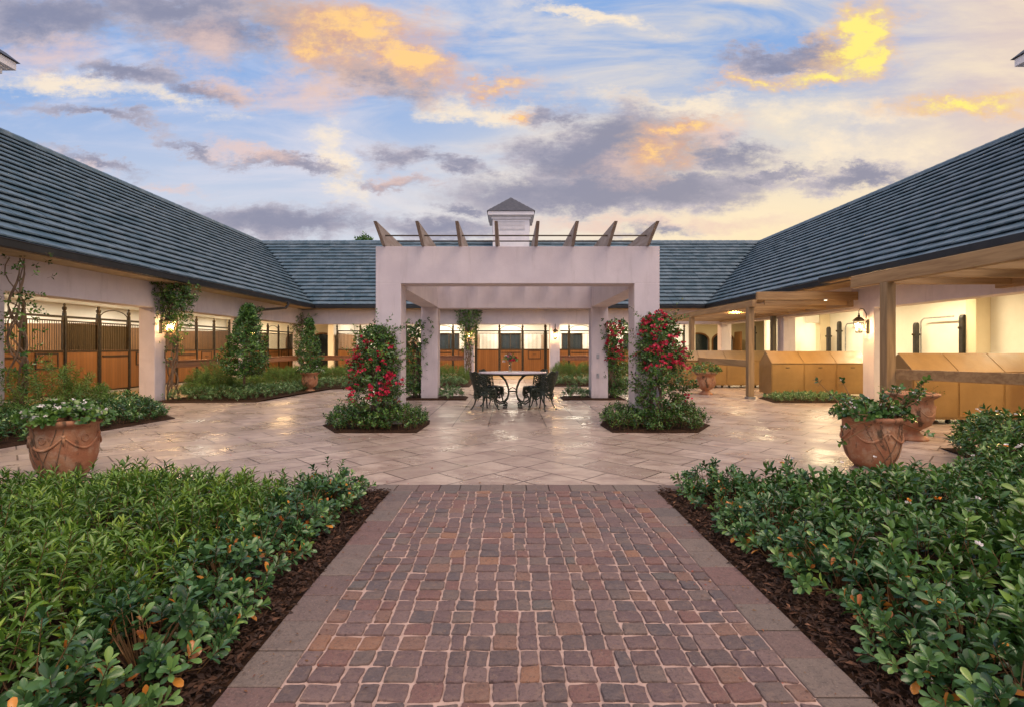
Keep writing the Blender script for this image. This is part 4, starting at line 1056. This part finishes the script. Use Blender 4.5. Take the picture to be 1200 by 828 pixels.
# straggly plant in the big right pot
c = Vector(P_big_r)+Vector((0,0,.54)); bs, ax = dome(r1, c, .34, .30, .18, 130); ax[:,2] *= .7
lv, sv = shoots(r1, bs, ax, np.full(130,.08), 6, .052, .72, 'round', 1.0)
b2 = []; e2 = []
for k in range(26):
    a = r1.uniform(0,2*PI); l = r1.uniform(.15,.42); p = np.array([c.x+.25*math.cos(a), c.y+.2*math.sin(a), c.z+.08]); q = p+np.array([l*math.cos(a)*.8, l*math.sin(a)*.6, l*(.55+.4*r1.uniform())]); b2.append(p); e2.append(q)
for k,(dx_,dz_) in enumerate(((-.55,-.22),(-.50,-.05),(.42,-.12),(-.42,.1))): b2.append(np.array([c.x,c.y-.2,c.z+.05])); e2.append(np.array([c.x+dx_,c.y-.3,c.z+dz_]))
b2 = np.array(b2); e2 = np.array(e2); st2 = stick_arrays(b2,e2,np.full(len(b2),.007))
tips = e2; lv2, sv2 = shoots(r1, tips-nrm(e2-b2)*.08, e2-b2, np.full(len(tips),.10), 7, .048, .75, 'round', 1.05)
fp = np.concatenate([bs[r1.uniform(0,1,130)<.22]+np.array([0,0,.07]), tips[::3]])
plant('potted_flowers','straggly dark green plant with small white blossoms spilling over the right pot','plant',(c.x,c.y,.54),[lv,lv2],M['leaf_dark'],'plants growing in the pots',clusters(r1,fp,.017,8),M['petal_white'],[sv,sv2,st2])
# sprigs in the urn behind
c = Vector(U_br)+Vector((0,0,.62)); a = r1.uniform(0,2*PI,26); ax = np.stack([np.cos(a),np.sin(a),r1.uniform(.2,1.1,26)],1); bs = np.tile(np.array(c),(26,1))+np.stack([np.cos(a)*.15,np.sin(a)*.15,np.zeros(26)],1)
lv, sv = shoots(r1, bs, ax, r1.uniform(.1,.34,26), 4, .035, .5, 'lance', 1.0)
plant('potted_sprigs','sparse twiggy sprigs in the footed urn on the right','plant',(c.x,c.y,.62),[lv],M['leaf_dark'],'plants growing in the pots',stems=[sv])
# right urn plant
c = Vector(U_r)+Vector((0,0,.58)); bs, ax = dome(r1, c, .40, .36, .30, 130); lv, sv = shoots(r1, bs, ax, np.full(130,.09), 6, .055, .7, 'q', 1.0)
plant('potted_shrub','leafy yellow-green plant spilling from the pale urn near the pergola','plant',(c.x,c.y,.58),[lv],M['leaf_bright'],'plants growing in the pots',stems=[sv])
# left urn: flowers + clipped tree
c = Vector(U_l)+Vector((0,0,.55)); bs, ax = dome(r1, c, .40, .38, .24, 150); lv, sv = shoots(r1, bs, ax, np.full(150,.07), 6, .05, .7, 'q', 1.0)
plant('potted_flowers','low green plant with white blossoms round the foot of the tree in the left urn','plant',(c.x,c.y,.55),[lv],M['leaf_dark'],'plants growing in the pots',clusters(r1,bs[::5]+np.array([0,0,.06]),.022,6),M['petal_white'],[sv])

def cone_tree(name, label, loc, z0, z1, r, n, L, m, group=None, shape=.8, lean=0, dark=0):
    rr_ = np.random.default_rng(int(abs(loc[0]*77+loc[1]*13))); x,y,_ = loc
    f = rr_.uniform(0,1,n)**1.15; a = rr_.uniform(0,2*PI,n)
    prof = np.where(f < .22, .55+.45*(f/.22)**.6, 1-((f-.22)/.78)**shape*.93)*r
    q = rr_.uniform(.35,1,n)**.45; rad = prof*q*(1+.16*np.sin(a*3+f*11)+.12*np.sin(a*5-f*17))
    P = np.stack([x+rad*np.cos(a)+lean*f, y+rad*np.sin(a), z0+(z1-z0)*f],1)
    ax = np.stack([np.cos(a),np.sin(a),.5+.8*f],1)+rr_.normal(0,.35,(n,3))
    lv, sv = shoots(rr_, P, ax, np.full(n,.09), 5, L, .5, 'q', 1.0)
    tr = MB(); tr.tube([(x,y,loc[2]),(x+.01,y,z0),(x+lean*.5,y,(z0+z1)/2),(x+lean,y,z1-.1)], [.035,.03,.02,.006], 8)
    for k in range(8):
        aa = k*2.4; zz = z0+.05+(z1-z0)*.09*k; tr.tube([(x,y,zz),(x+r*.5*math.cos(aa),y+r*.5*math.sin(aa),zz+.15)], [.014,.004], 5)
    return plant(name, label, 'tree', loc, [lv], m, group, stems=[sv], trunk=tr)
cone_tree('clipped_tree','dark clipped cone tree on a thin stem in the bed by the second left column',(-6.99,13.3,.02),.62,2.42,.56,1300,.080,M['leaf_dark'],'clipped cone trees',1.15,.12)
cone_tree('clipped_tree','smaller clipped tree growing in the urn at the left bed',(-6.1,15.45,.53),.74,2.16,.33,560,.07,M['leaf_dark'],'clipped cone trees',1.0,0)

# climbers on columns: twisted stems and a leafy head
def climber(label, x, y, z0, z1, head, n, seed, side, r=.16, name='climbing_vine', m=None, bulk=0, sparse=1.0, foot=0):
    rr_ = np.random.default_rng(seed); t_ = thing(name, label, 'climbing plant', (x,y,z0), 'vines climbing the columns'); tr = MB()
    nst = 11 if seed == 10 else 7
    for k in range(nst):
        ph = rr_.uniform(0,6.28); pts = []
        for i in range(22):
            f = i/21; w = r*(.45+.4*math.sin(f*9+ph))
            pts.append((x+w*math.cos(f*10+ph), y+w*.6*math.sin(f*10+ph*1.3), z0+(z1-z0)*f))
        tr.tube(pts, [.020*(1-.6*i/21) for i in range(22)], 6)
    if foot: tr.tube([(x,y,z0),(x+.02,y,z0+foot*.5),(x,y,z0+foot)], [.05,.035,.03], 8)
    tr.build('twisted_stems', M['bark'], t_, smooth='all')
    f = rr_.beta(3.2*head, 1.3, n); a = rr_.uniform(0,2*PI,n); w = r*(.6+1.4*f**2+bulk)*rr_.uniform(.3,1.15,n)
    P = np.stack([x+w*1.3*np.cos(a), y+w*np.sin(a), z0+(z1-z0)*f*1.04],1)
    ax = np.stack([np.cos(a),np.sin(a),rr_.uniform(-.6,.9,n)],1)
    lv, sv = shoots(rr_, P, ax, np.full(n,.10), 5, .065, .6, 'q', 1.0)
    np_mesh('foliage', [(lv,0),(sv,1)], [m or M['leaf_dark'], M['stem']], t_)
    return t_
climber('twisted bare vine with leafy head around the lantern of the first left column', WL+.24, 12.9, .02, 2.85, 1.9, 620, 5, 1, .21)
climber('sparse vine climbing the column at the left edge of the view', WL+.35, 8.75, .02, 2.9, .55, 110, 6, 1, .20)
climber('leafy vine on the second left column behind the cone tree', WL+.12, 16.9, .02, 2.65, 1.3, 480, 8, 1, .15)
climber('thin leafy vine on the corner column behind the urn tree', WL+.10, 21.3, .02, 2.65, .9, 380, 9, 1, .16, bulk=.3)
climber('thick pale twisted vine around the lit back column left of the vase', BCOL[2], YB-.16, .02, 2.90, 1.25, 620, 10, 1, .20)
climber('leafy vine up the left rear post of the pavilion', cx-PO-.14, PBk+.15, .02, 2.0, .62, 520, 12, 1, .14, bulk=.5)
o = climber('leafy vine with red blossoms up the right rear post of the pavilion', cx+PO+.16, PBk+.15, .02, 2.0, .62, 520, 13, 1, .14, bulk=.5)
rr_ = np.random.default_rng(5); f = rr_.uniform(.5,1,70); a = rr_.uniform(0,6.28,70)
np_mesh('blossoms', [(clusters(rr_, np.stack([cx+PO+.16+.22*np.cos(a), PBk+.05-.15*np.abs(np.sin(a)), 2.0*f],1), .055, 6),0)], [M['petal_red']], o)

def bougainvillea(label, x, y, zt, xl, xr, seed, nfl, flo):
    """bushy climber; half widths to the left and right vary with height"""
    rr_ = np.random.default_rng(seed); t_ = thing('bougainvillea', label, 'flowering climber', (x,y,0), 'red bougainvilleas on the pavilion front posts')
    n = 1250; f = rr_.uniform(0,1,n); f = f**.85; a = rr_.uniform(0,2*PI,n)
    wd = np.interp(f, [0,.15,.4,.7,.9,1], [.62,.56,.46,.40,.28,.12])*(1+.22*np.sin(f*23+a*2)+.15*np.sin(f*41+a*3)); q = rr_.uniform(.2,1,n)**.5
    P = np.stack([x+wd*q*np.cos(a)*np.where(np.cos(a)>0,xr,xl), y+wd*q*np.sin(a)*.75, .10+(zt-.1)*f],1)
    ax = np.stack([np.cos(a),np.sin(a)*.8,rr_.uniform(-.3,1.0,n)],1)+rr_.normal(0,.3,(n,3))
    lv, sv = shoots(rr_, P, ax, np.full(n,.11), 5, .052, .62, 'q', 1.0)
    # long whips with leaves
    m = 95; f2 = rr_.uniform(.35,1,m); a2 = rr_.uniform(0,2*PI,m); w2 = np.interp(f2,[0,.5,1],[.5,.45,.2])
    A = np.stack([x+w2*.6*np.cos(a2), y+w2*.5*np.sin(a2), zt*f2],1); Dr = nrm(np.stack([np.cos(a2),np.sin(a2)*.6,rr_.uniform(-.1,.9,m)],1))
    ln = rr_.uniform(.2,.5,m); lw, sw = shoots(rr_, A, Dr, ln, 9, .05, .62, 'q', 1.1, .3)
    np_mesh('foliage', [(lv,0),(lw,0)], [M['leaf_dark']], t_); np_mesh('stems', [(sv,0),(sw,0)], [M['stem']], t_)
    tr = MB()
    for k in range(5):
        ph = k*1.3; tr.tube([(x+.10*math.cos(ph+i*.5), y+.08*math.sin(ph+i*.5), .02+(zt-.3)*i/9) for i in range(10)], [.022*(1-.07*i) for i in range(10)], 6)
    tr.build('trunk', M['bark'], t_, smooth='all')
    f3 = np.clip(rr_.normal(flo[0],flo[1],nfl),.26,1.0); a3 = rr_.uniform(PI,2*PI,nfl)+rr_.normal(0,.4,nfl); w3 = np.interp(f3,[0,.15,.4,.7,.9,1],[.62,.56,.50,.44,.32,.16])
    FP = np.stack([x+w3*np.cos(a3)*np.where(np.cos(a3)>0,xr,xl), y+w3*np.sin(a3)*.85, .1+(zt-.1)*f3],1)+rr_.normal(0,.03,(nfl,3))
    FP = np.concatenate([FP]+[FP+rr_.normal(0,.05,FP.shape) for _ in range(2)])
    np_mesh('blossoms', [(clusters(rr_, FP, .042, 6),0)], [M['petal_red']], t_)
    return t_
bougainvillea('red-flowering bougainvillea climbing the left front post of the pavilion', cx-PO+.10, PF-.22, 1.66, .9, .62, 31, 44, (.56,.21))
bougainvillea('taller red-flowering bougainvillea climbing the right front post of the pavilion', cx+PO-.13, PF-.22, 1.86, .6, 1.0, 32, 52, (.72,.19))

# low shrubs around the feet of the posts and in the beds
def mass(name, label, cat, poly, dens, h, L, asp, kind, m, seed, nl=9, slen=.13, stems=True, kindtag='stuff', hfun=None, old=0, t=(0,.94), flowers=None, tilt=.35, hvar=.18, edge=.22, smat=None, extra=None):
    rr_ = np.random.default_rng(seed); lv, sv = shrub_mass(rr_, poly, dens, h, L, asp, kind, nl, slen, seed=seed, hfun=hfun, old=old, t=t, tilt=tilt, hvar=hvar, edge=edge)
    ch = [(lv,0)]; mats = [m, smat or M['stem']]
    if stems: ch.append((sv,1))
    if flowers:
        for (n_, r_, fm) in flowers:
            x, y = bed_points(rr_, poly, n_); hh = h*(1+hvar*lump(x,y,1,seed))*(1 if hfun is None else hfun(x,y)); fp = np.stack([x,y,hh+.03],1)
            if len(fp):
                mats.append(fm); ch.append((clusters(rr_, fp, r_, 10), len(mats)-1))
    o = np_mesh(name, ch, mats)
    return tag(o, label, cat, kind=kindtag)
def shrink(poly, k):
    n = len(poly); cx_ = sum(p[0] for p in poly)/n; cy_ = sum(p[1] for p in poly)/n
    out = []
    for x,y in poly:
        d = math.hypot(x-cx_,y-cy_); s = max(.1,(d-k)/d); out.append((cx_+(x-cx_)*s, cy_+(y-cy_)*s))
    return out
# foreground beds
FL_in = [(-1.80,.85),(-1.50,4.55),(-3.2,4.66),(-5.2,4.66),(-5.8,4.5),(-2.6,.85)]
FL_out = [(-1.72,.75),(-1.70,3.9),(-1.9,4.5),(-3.6,4.55),(-4.3,4.2),(-5.8,4.2),(-3.0,.75)]
mass('shrub_planting','dense green shrubs with long narrow leaves filling the bed left of the path','shrubs',FL_out,235,.47,.070,.23,'lance',M['leaf_lance'],41,nl=14,slen=.22,old=0,tilt=.42,hvar=.30,edge=.3,smat=M['stem'],hfun=lambda x,y: np.interp(y,[.8,3,4.2,4.6],[1.08,.95,.68,.5]))
FR_out = [(2.08,.75),(2.03,2.6),(1.95,4.45),(3.4,4.5),(4.9,5.0),(5.2,5.9),(5.9,6.7),(7.8,6.7),(7.2,4.0),(4.0,.75)]
mass('shrub_planting','dense dark green flowering shrubs with broad leaves filling the bed right of the path','shrubs',FR_out,190,.45,.068,.42,'lance',M['leaf_dark'],42,nl=11,slen=.17,tilt=.45,hvar=.30,edge=.3,flowers=[(4.5,.014,M['petal_white']),(1.0,.018,M['petal_orange'])],
    hfun=lambda x,y: np.interp(y,[.8,3,4.6],[1.1,1.0,.74])+np.clip((x-4.2)*.35,0,.5)*np.clip((y-3.5)*1.0,0,1))
mass('shrub_planting','brighter green broad-leaved shrubs at the lower right corner','shrubs',[(2.35,1.3),(2.6,2.9),(3.9,3.3),(4.3,2.2),(2.9,1.0)],190,.60,.080,.48,'obov',M['leaf_bright'],43,nl=10,slen=.18,tilt=.35,flowers=[(1.0,.020,M['petal_orange'])])

# edging shrubs: individual rounded bushes of glossy obovate leaves along the mulch
def glossy_shrub(seed, r, h, n, old):
    rr_ = np.random.default_rng(seed); a = rr_.uniform(0,2*PI,n); q = rr_.uniform(0,1,n)**.5
    P = np.stack([r*q*np.cos(a), r*q*np.sin(a), np.maximum(.05,h*(1-.55*q**2)*rr_.uniform(.35,1.0,n)-.09)],1)
    ax = np.stack([q*np.cos(a),q*np.sin(a),np.full(n,.95)],1)+rr_.normal(0,.28,(n,3))
    lv, sv = shoots(rr_, P, ax, np.full(n,.12)*rr_.uniform(.7,1.3,n), 11, .056, .44, 'obov', 1.0, .35, old=old)
    st_ = stick_arrays(np.tile(np.array([[0,0,.0]]),(n,1))+P*np.array([.15,.15,0]), P, np.full(n,.005))
    return lv, sv, st_
protos = []
for k in range(4):
    lv, sv, st_ = glossy_shrub(60+k, .25+.02*k, .34+.02*(k%2), 58+4*k, .05 if k != 1 else .12)
    t_ = thing('edging_shrub', 'x', 'shrub', (0,0,0)); np_mesh('foliage', [(lv,0)], [M['leaf_glossy']], t_); np_mesh('stems', [(sv,0),(st_,0)], [M['stem']], t_); protos.append([t_, False])
def place_shrub(x, y, s, k, lab, grp):
    p = protos[k%4]
    o = p[0] if not p[1] else dup(p[0]); p[1] = True
    o.location = (x,y,-.01); o.rotation_euler = (0,0,random.uniform(0,6.28)); o.scale = (s,s,s*random.uniform(.92,1.1)); o['label'] = lab; o['group'] = grp
labl = 'glossy blue-green shrub of the row edging the mulch left of the brick path'
labr = 'glossy blue-green shrub of the row edging the mulch right of the brick path'
k = 0
yl = 1.35
while yl < 4.6:
    f = (yl-1.35)/3.25
    first_ = yl == 1.35; last_ = yl+.36 >= 4.6
    la = 'glossy shrub at the near end of the row left of the path' if first_ else ('glossy shrub at the far end of the row left of the path, by the paving' if last_ else labl)
    ra = 'glossy shrub at the near end of the row right of the path' if first_ else ('glossy shrub at the far end of the row right of the path, by the paving' if last_ else labr)
    place_shrub(-1.56+.0*f+random.uniform(-.05,.05), yl+random.uniform(-.04,.04), 1.02-.12*f, k, la, 'edging shrubs left of the path')
    place_shrub(1.88-.03*f+random.uniform(-.05,.05), yl+random.uniform(-.04,.04), 1.04-.10*f, k+1, ra, 'edging shrubs right of the path')
    k += 1; yl += .36

# mid-ground beds
mass('shrub_planting','low dark leafy shrubs in the bed behind the large left pot','shrubs',shrink(BEDS['l1'],.10),190,.36,.07,.45,'q',M['leaf_glossy'],44,nl=9,slen=.14,t=(0,.9))
mass('ground_cover','low variegated ground cover along the front of the left corner bed','ground cover',[(-8.6,12.5),(-6.35,12.65),(-6.2,14.3),(-5.95,16.4),(-4.5,17.1),(-1.5,17.5),(-1.5,18.3),(-4.6,18.2),(-6.6,17.2),(-7.1,14.6),(-7.4,13.6),(-8.6,13.3)],190,.36,.06,.45,'q',M['leaf_varieg'],45,nl=8,slen=.11)
mass('feathery_planting','feathery yellow-green shrubs behind the ground cover of the left corner bed','shrubs',[(-8.6,13.4),(-7.5,13.7),(-7.2,14.8),(-6.8,17.4),(-4.6,18.4),(-1.5,18.5),(-1.5,20.0),(-5,20.2),(-8.4,20.2)],150,.62,.075,.14,'q',M['leaf_fine'],46,nl=18,slen=.24,hvar=.25,hfun=lambda x,y: np.where(y<15.5,.78,1.0),tilt=.3)
mass('ground_cover','low ground cover along the front of the bed right of the table','ground cover',[(1.6,17.6),(5.1,17.6),(5.2,18.4),(1.6,18.4)],190,.36,.06,.45,'q',M['leaf_varieg'],47,nl=8,slen=.11)
mass('feathery_planting','feathery light green shrubs in the bed right of the table','shrubs',[(1.6,18.5),(5.2,18.5),(5.2,20.2),(1.6,20.2)],150,.72,.08,.14,'q',M['leaf_fine'],48,nl=18,slen=.28,hvar=.25,tilt=.3)
mass('shrub_planting','low leafy shrubs round the foot of the left bougainvillea','shrubs',shrink(BEDS['pl'],.03),330,.36,.055,.45,'q',M['leaf_dark'],49,nl=8,slen=.12,edge=.2)
mass('shrub_planting','low leafy shrubs round the foot of the right bougainvillea','shrubs',shrink(BEDS['pr'],.03),330,.38,.055,.45,'q',M['leaf_dark'],50,nl=8,slen=.12,edge=.2)
mass('ground_cover','low ground cover in front of the middle tan bins','ground cover',shrink(BEDS['bb'],.08),260,.22,.05,.45,'q',M['leaf_varieg'],51,nl=7,slen=.09)
def bush(label, x, y, r, h, n, L, m, kind='q', asp=.5, nl=8, group=None, slen=.12):
    rr_ = np.random.default_rng(int(abs(x*91+y*37))); bs, ax = dome(rr_, (x,y,.03), r, r, h-.1, n); lv, sv = shoots(rr_, bs, ax, np.full(n,slen), nl, L, asp, kind, 1.0)
    return plant('small_bush', label, 'bush', (x,y,0), [lv], m, group, stems=[sv])
bush('small pale green bush at the foot of the left rear pavilion post', -1.55,13.45,.30,.36,110,.055,M['leaf_varieg'],group='small bushes at the rear pavilion posts')
bush('small pale green bush at the foot of the right rear pavilion post', 1.80,13.45,.30,.36,110,.055,M['leaf_varieg'],group='small bushes at the rear pavilion posts')
bush('leafy bush at the base of the vine on the left rear post', -2.55,13.4,.28,.55,200,.055,M['leaf_dark'],group='small bushes at the rear pavilion posts')
bush('leafy bush at the base of the red vine on the right rear post', 2.85,13.4,.28,.55,200,.055,M['leaf_dark'],group='small bushes at the rear pavilion posts')
bush('feathery bush under the vine at the left edge', -8.1,8.9,.70,1.05,260,.085,M['leaf_fine'],'q',.16,16,slen=.25)
bush('feathery bush in front of the left stalls behind the large pot', -8.35,10.0,.40,.58,160,.08,M['leaf_fine'],'q',.16,16,slen=.22)
bush('feathery green bush at the foot of the vine on the first left column', -8.0,13.6,.55,.86,300,.085,M['leaf_fine'],'q',.16,16,slen=.25)

rr_ = np.random.default_rng(19); xs_=[];ys_=[]
for (qx,qy,n_,sd_) in ((-2.4,8.0,70,.9),(2.6,8.0,90,1.0),(-5.5,7.5,30,1.5),(5.5,9.0,30,1.8),(0,6.5,24,2.0)):
    xs_.append(rr_.normal(qx,sd_,n_)); ys_.append(np.clip(rr_.normal(qy,sd_*.7,n_),5.0,20))
xs_=np.concatenate(xs_); ys_=np.concatenate(ys_); n_=len(xs_); a_=rr_.uniform(0,6.28,n_)
arr_ = leaf_arrays(np.stack([xs_,ys_,np.full(n_,.006)],1), np.stack([np.cos(a_),np.sin(a_),rr_.uniform(0,.3,n_)],1), np.stack([rr_.normal(0,.3,n_),rr_.normal(0,.3,n_),np.ones(n_)],1), rr_.uniform(.015,.04,n_), rr_.uniform(.012,.02,n_), 'q', rr_.uniform(0.001,1,n_))
m_=260; sx_=np.where(rr_.uniform(0,1,m_)<.5, PL+np.abs(rr_.normal(0,.22,m_)), PR-np.abs(rr_.normal(0,.22,m_))); sy_=rr_.uniform(1.2,4.7,m_); a2_=rr_.uniform(0,6.28,m_)
arr2_ = leaf_arrays(np.stack([sx_,sy_,np.full(m_,.010)],1), np.stack([np.cos(a2_),np.sin(a2_),rr_.uniform(0,.2,m_)],1), np.stack([rr_.normal(0,.3,m_),rr_.normal(0,.3,m_),np.ones(m_)],1), rr_.uniform(.008,.028,m_), rr_.uniform(.004,.010,m_), 'q', rr_.uniform(0.001,.7,m_))
tag(np_mesh('fallen_leaves', [(arr_,0),(arr2_,0)], [mat('fallen_leaf', (.2,.08,.04), .7, build=f_tinted([(0,(.10,.05,.02)),(.6,(.20,.10,.03)),(.8,(.45,.03,.05)),(1,(.5,.05,.08))]))]), 'scattered dry leaves and red petals on the paving', 'fallen leaves', kind='stuff')

# ================================================================== TABLE, CHAIRS, VASE
TY = 11.45; TX = .09
tb = thing('garden_table', 'oval stone-topped table on black scrolled iron legs in the middle of the pavilion', 'table', (TX,TY,0))
b = MB(); b.lathe([(.001,.765),(.73,.765),(.765,.772),(.78,.785),(.765,.80),(.001,.802)], (TX,TY,0), 48, sx=1, sy=.70); b.build('tabletop', M['marble'], tb, smooth='all')
b = MB(); b.lathe([(.60,.735),(.62,.735),(.62,.764),(.60,.764)], (TX,TY,0), 40, sx=1, sy=.68); b.build('apron', M['iron'], tb)
for sx in (-1,1):
    for sy in (-1,1):
        b = MB(); pts = []
        X0 = TX+sx*.14; 
        ctrl = [(.30,.74),(.24,.70),(.155,.60),(.10,.45),(.085,.33),(.12,.20),(.19,.12),(.29,.10),(.37,.15),(.38,.22),(.33,.26),(.28,.23)]
        for (ax_, zz) in ctrl: pts.append((TX+sx*ax_, TY+sy*(.14+.06*(1-zz)), zz))
        b.tube(pts, .017, 8)
        b.tube([(TX+sx*.19,TY+sy*.2,.12),(TX+sx*.12,TY+sy*.21,.07),(TX+sx*.14,TY+sy*.22,.012),(TX+sx*.22,TY+sy*.23,.012)], [.016,.015,.015,.02], 8)
        b.build('leg', M['iron'], tb, smooth='all')
b = MB(); b.tube([(TX-.1,TY,.36),(TX+.1,TY,.36)], .014, 8)
for sx in (-1,1): b.tube([(TX+sx*.10,TY-.18,.36),(TX+sx*.10,TY+.18,.36)], .013, 8)
b.tube([(TX-.11,TY-.02,.36),(TX-.05,TY-.02,.43),(TX,TY-.02,.45),(TX+.05,TY-.02,.43),(TX+.11,TY-.02,.36)], .010, 6); b.build('stretcher', M['iron'], tb, smooth='all')

def make_chair():
    t_ = thing('garden_chair', '', 'chair', (0,0,0), 'black cast iron garden chairs at the table')
    # seat faces +X, backrest curved round -X side
    NU, NV = 44, 22; vs_ = []; fs = []
    for j in range(NV+1):
        for i in range(NU+1):
            f = i/NU; v_ = j/NV; th = PI+(f-.5)*2.35
            topz = .84-.16*abs(2*f-1)**2.2+.02*math.cos(f*6*PI)
            rr = .235+.055*v_; z = .43+(topz-.43)*v_
            vs_.append((rr*math.cos(th)+.02-.05*v_, rr*math.sin(th), z))
    def keep(i, j):
        if j in (0,NV-1) or i in (0,NU-1): return True
        a = math.sin(i*.86+math.sin(j*.9)*1.6)*math.sin(j*1.02+math.cos(i*.7)*1.5)
        return a > -.46
    for j in range(NV):
        for i in range(NU):
            if keep(i,j): k = j*(NU+1)+i; fs.append((k,k+1,k+NU+2,k+NU+1))
    b = MB(); b.add(vs_, fs); o = b.build('backrest', M['iron'], t_)
    s = o.modifiers.new('solid','SOLIDIFY'); s.thickness = .024; s.offset = 0
    # seat with pierced rosette
    b = MB(); NR, NA = 7, 40; vs_ = []; fs = []
    for j in range(NR+1):
        for i in range(NA): r = .03+.20*j/NR; vs_.append((r*math.cos(2*PI*i/NA)+.02, r*math.sin(2*PI*i/NA), .44-.008*math.cos(j)))
    for j in range(NR):
        for i in range(NA):
            if j in (0,NR-1,3) or i%4 < 2: k = j*NA; fs.append((k+i,k+(i+1)%NA,k+NA+(i+1)%NA,k+NA+i))
    b.add(vs_, fs); o = b.build('seat', M['iron'], t_); s = o.modifiers.new('solid','SOLIDIFY'); s.thickness = .018
    # pierced apron under the seat
    b = MB(); vs_ = []; fs = []; NA2, NZ = 48, 8
    for j in range(NZ+1):
        for i in range(NA2):
            dpt = .15+.05*math.cos(i*2*PI/NA2*4); r = .228+.012*j/NZ; vs_.append((r*math.cos(2*PI*i/NA2)+.02, r*math.sin(2*PI*i/NA2), .43-dpt*j/NZ))
    for j in range(NZ):
        for i in range(NA2):
            if math.sin(i*1.3)*math.sin(j*1.5+i*.4) > -.25: k = j*NA2; fs.append((k+i,k+(i+1)%NA2,k+NA2+(i+1)%NA2,k+NA2+i))
    b.add(vs_, fs); o = b.build('apron', M['iron'], t_); s = o.modifiers.new('solid','SOLIDIFY'); s.thickness = .012
    for k in range(4):
        a = PI/4+k*PI/2; c_, s_ = math.cos(a), math.sin(a); b = MB()
        b.tube([(.17*c_+.02,.17*s_,.43),(.21*c_+.02,.21*s_,.34),(.20*c_+.02,.20*s_,.24),(.23*c_+.02,.23*s_,.12),(.29*c_+.02,.29*s_,.02),(.32*c_+.02,.32*s_,.008)], [.030,.024,.018,.014,.013,.018], 8)
        b.tube([(.19*c_+.02,.19*s_,.30),(.14*c_+.02,.14*s_,.24),(.16*c_+.02,.16*s_,.19),(.20*c_+.02,.20*s_,.20)], .009, 6); b.build('leg', M['iron'], t_, smooth='all')
    return t_
ch = make_chair()
CH = [((TX-.62,TY-.48,0),R(38),'cast iron chair at the near left of the table, back to the camera'),((TX+.66,TY-.48,0),R(142),'cast iron chair at the near right of the table, back to the camera'),
      ((TX-.46,TY+.30,0),R(-25),'black cast iron chair at the far left of the table'),((TX+.50,TY+.30,0),R(205),'black cast iron chair at the far right of the table')]
for i, (l, rz, lab) in enumerate(CH):
    o = ch if i == 0 else dup(ch); o.location = l; o.rotation_euler = (0,0,rz); o['label'] = lab
vx, vy = TX-.06, TY-.05
vt = thing('flower_vase', 'clear glass vase standing in the middle of the table', 'vase', (vx,vy,.802))
b = MB(); b.lathe([(.045,.803),(.05,.81),(.04,.86),(.035,.92),(.05,1.0),(.055,1.03)], (vx,vy,0), 20); b.f = b.f[:-1]; b.build('vase_glass', M['glass'], vt, smooth='all')
b = MB(); b.lathe([(.001,.812),(.042,.812),(.034,.86),(.032,.90),(.001,.90)], (vx,vy,0), 16); b.build('vase_water', M['glass'], vt)
bq = thing('bouquet', 'pink, red and white roses with leaves in the glass vase', 'bouquet', (vx,vy,.82)); rr_ = np.random.default_rng(77)
b = MB(); pos = []
for k in range(11):
    a = k*2.4; r_ = .03+.014*k if k else .0; r_ = min(.15,r_); p = (vx+r_*math.cos(a), vy+r_*.8*math.sin(a), 1.12+.06*math.cos(k*1.7)-.25*r_); pos.append(p); b.tube([(vx+.01*math.cos(a),vy+.01*math.sin(a),.83),(vx+.02*math.cos(a),vy+.02*math.sin(a),1.02),p], .003, 5)
b.build('flower_stem', M['stem_green'], bq)
for nm_, mm_, idx in (('pink_rose',M['petal_pink'],(0,3,7)),('white_rose',M['petal_white'],(1,4,6,9)),('red_rose',M['petal_red'],(2,5,8,10))):
    for i in idx: np_mesh(nm_, [(clusters(rr_, np.array([pos[i]]), .035, 26),0)], [mm_], bq)
bs, ax = dome(rr_, (vx,vy,1.02), .13, .11, .14, 40); lv, sv = shoots(rr_, bs, ax, np.full(40,.06), 4, .05, .5, 'round'); np_mesh('foliage', [(lv,0)], [M['leaf_dark']], bq)

# loose leaves and twigs on the paving, far tree tops over the ridge
def far_tree(x, y, h, r, label, seed):
    rr_ = np.random.default_rng(seed); t_ = thing('far_tree', label, 'tree', (x,y,0)); tr = MB(); tr.tube([(x,y,0),(x,y,h*.6),(x+.1,y,h)], [.22,.14,.03], 8); tr.build('trunk', M['bark'], t_)
    n = 500; a = rr_.uniform(0,6.28,n); ph = rr_.uniform(-1,1,n); q = rr_.uniform(.4,1,n); P = np.stack([x+r*q*np.cos(a)*np.sqrt(1-ph**2), y+r*q*np.sin(a)*np.sqrt(1-ph**2), h-r*.8+r*1.2*ph*q],1)
    lv, sv = shoots(rr_, P, rr_.normal(0,1,(n,3))+np.array([0,0,.5]), np.full(n,.3), 5, .22, .5, 'q'); np_mesh('crown', [(lv,0)], [M['leaf_dark']], t_)
far_tree(-9.6, 33.5, 8.45, .55, 'tip of a tree showing above the back ridge left of the pavilion', 91)
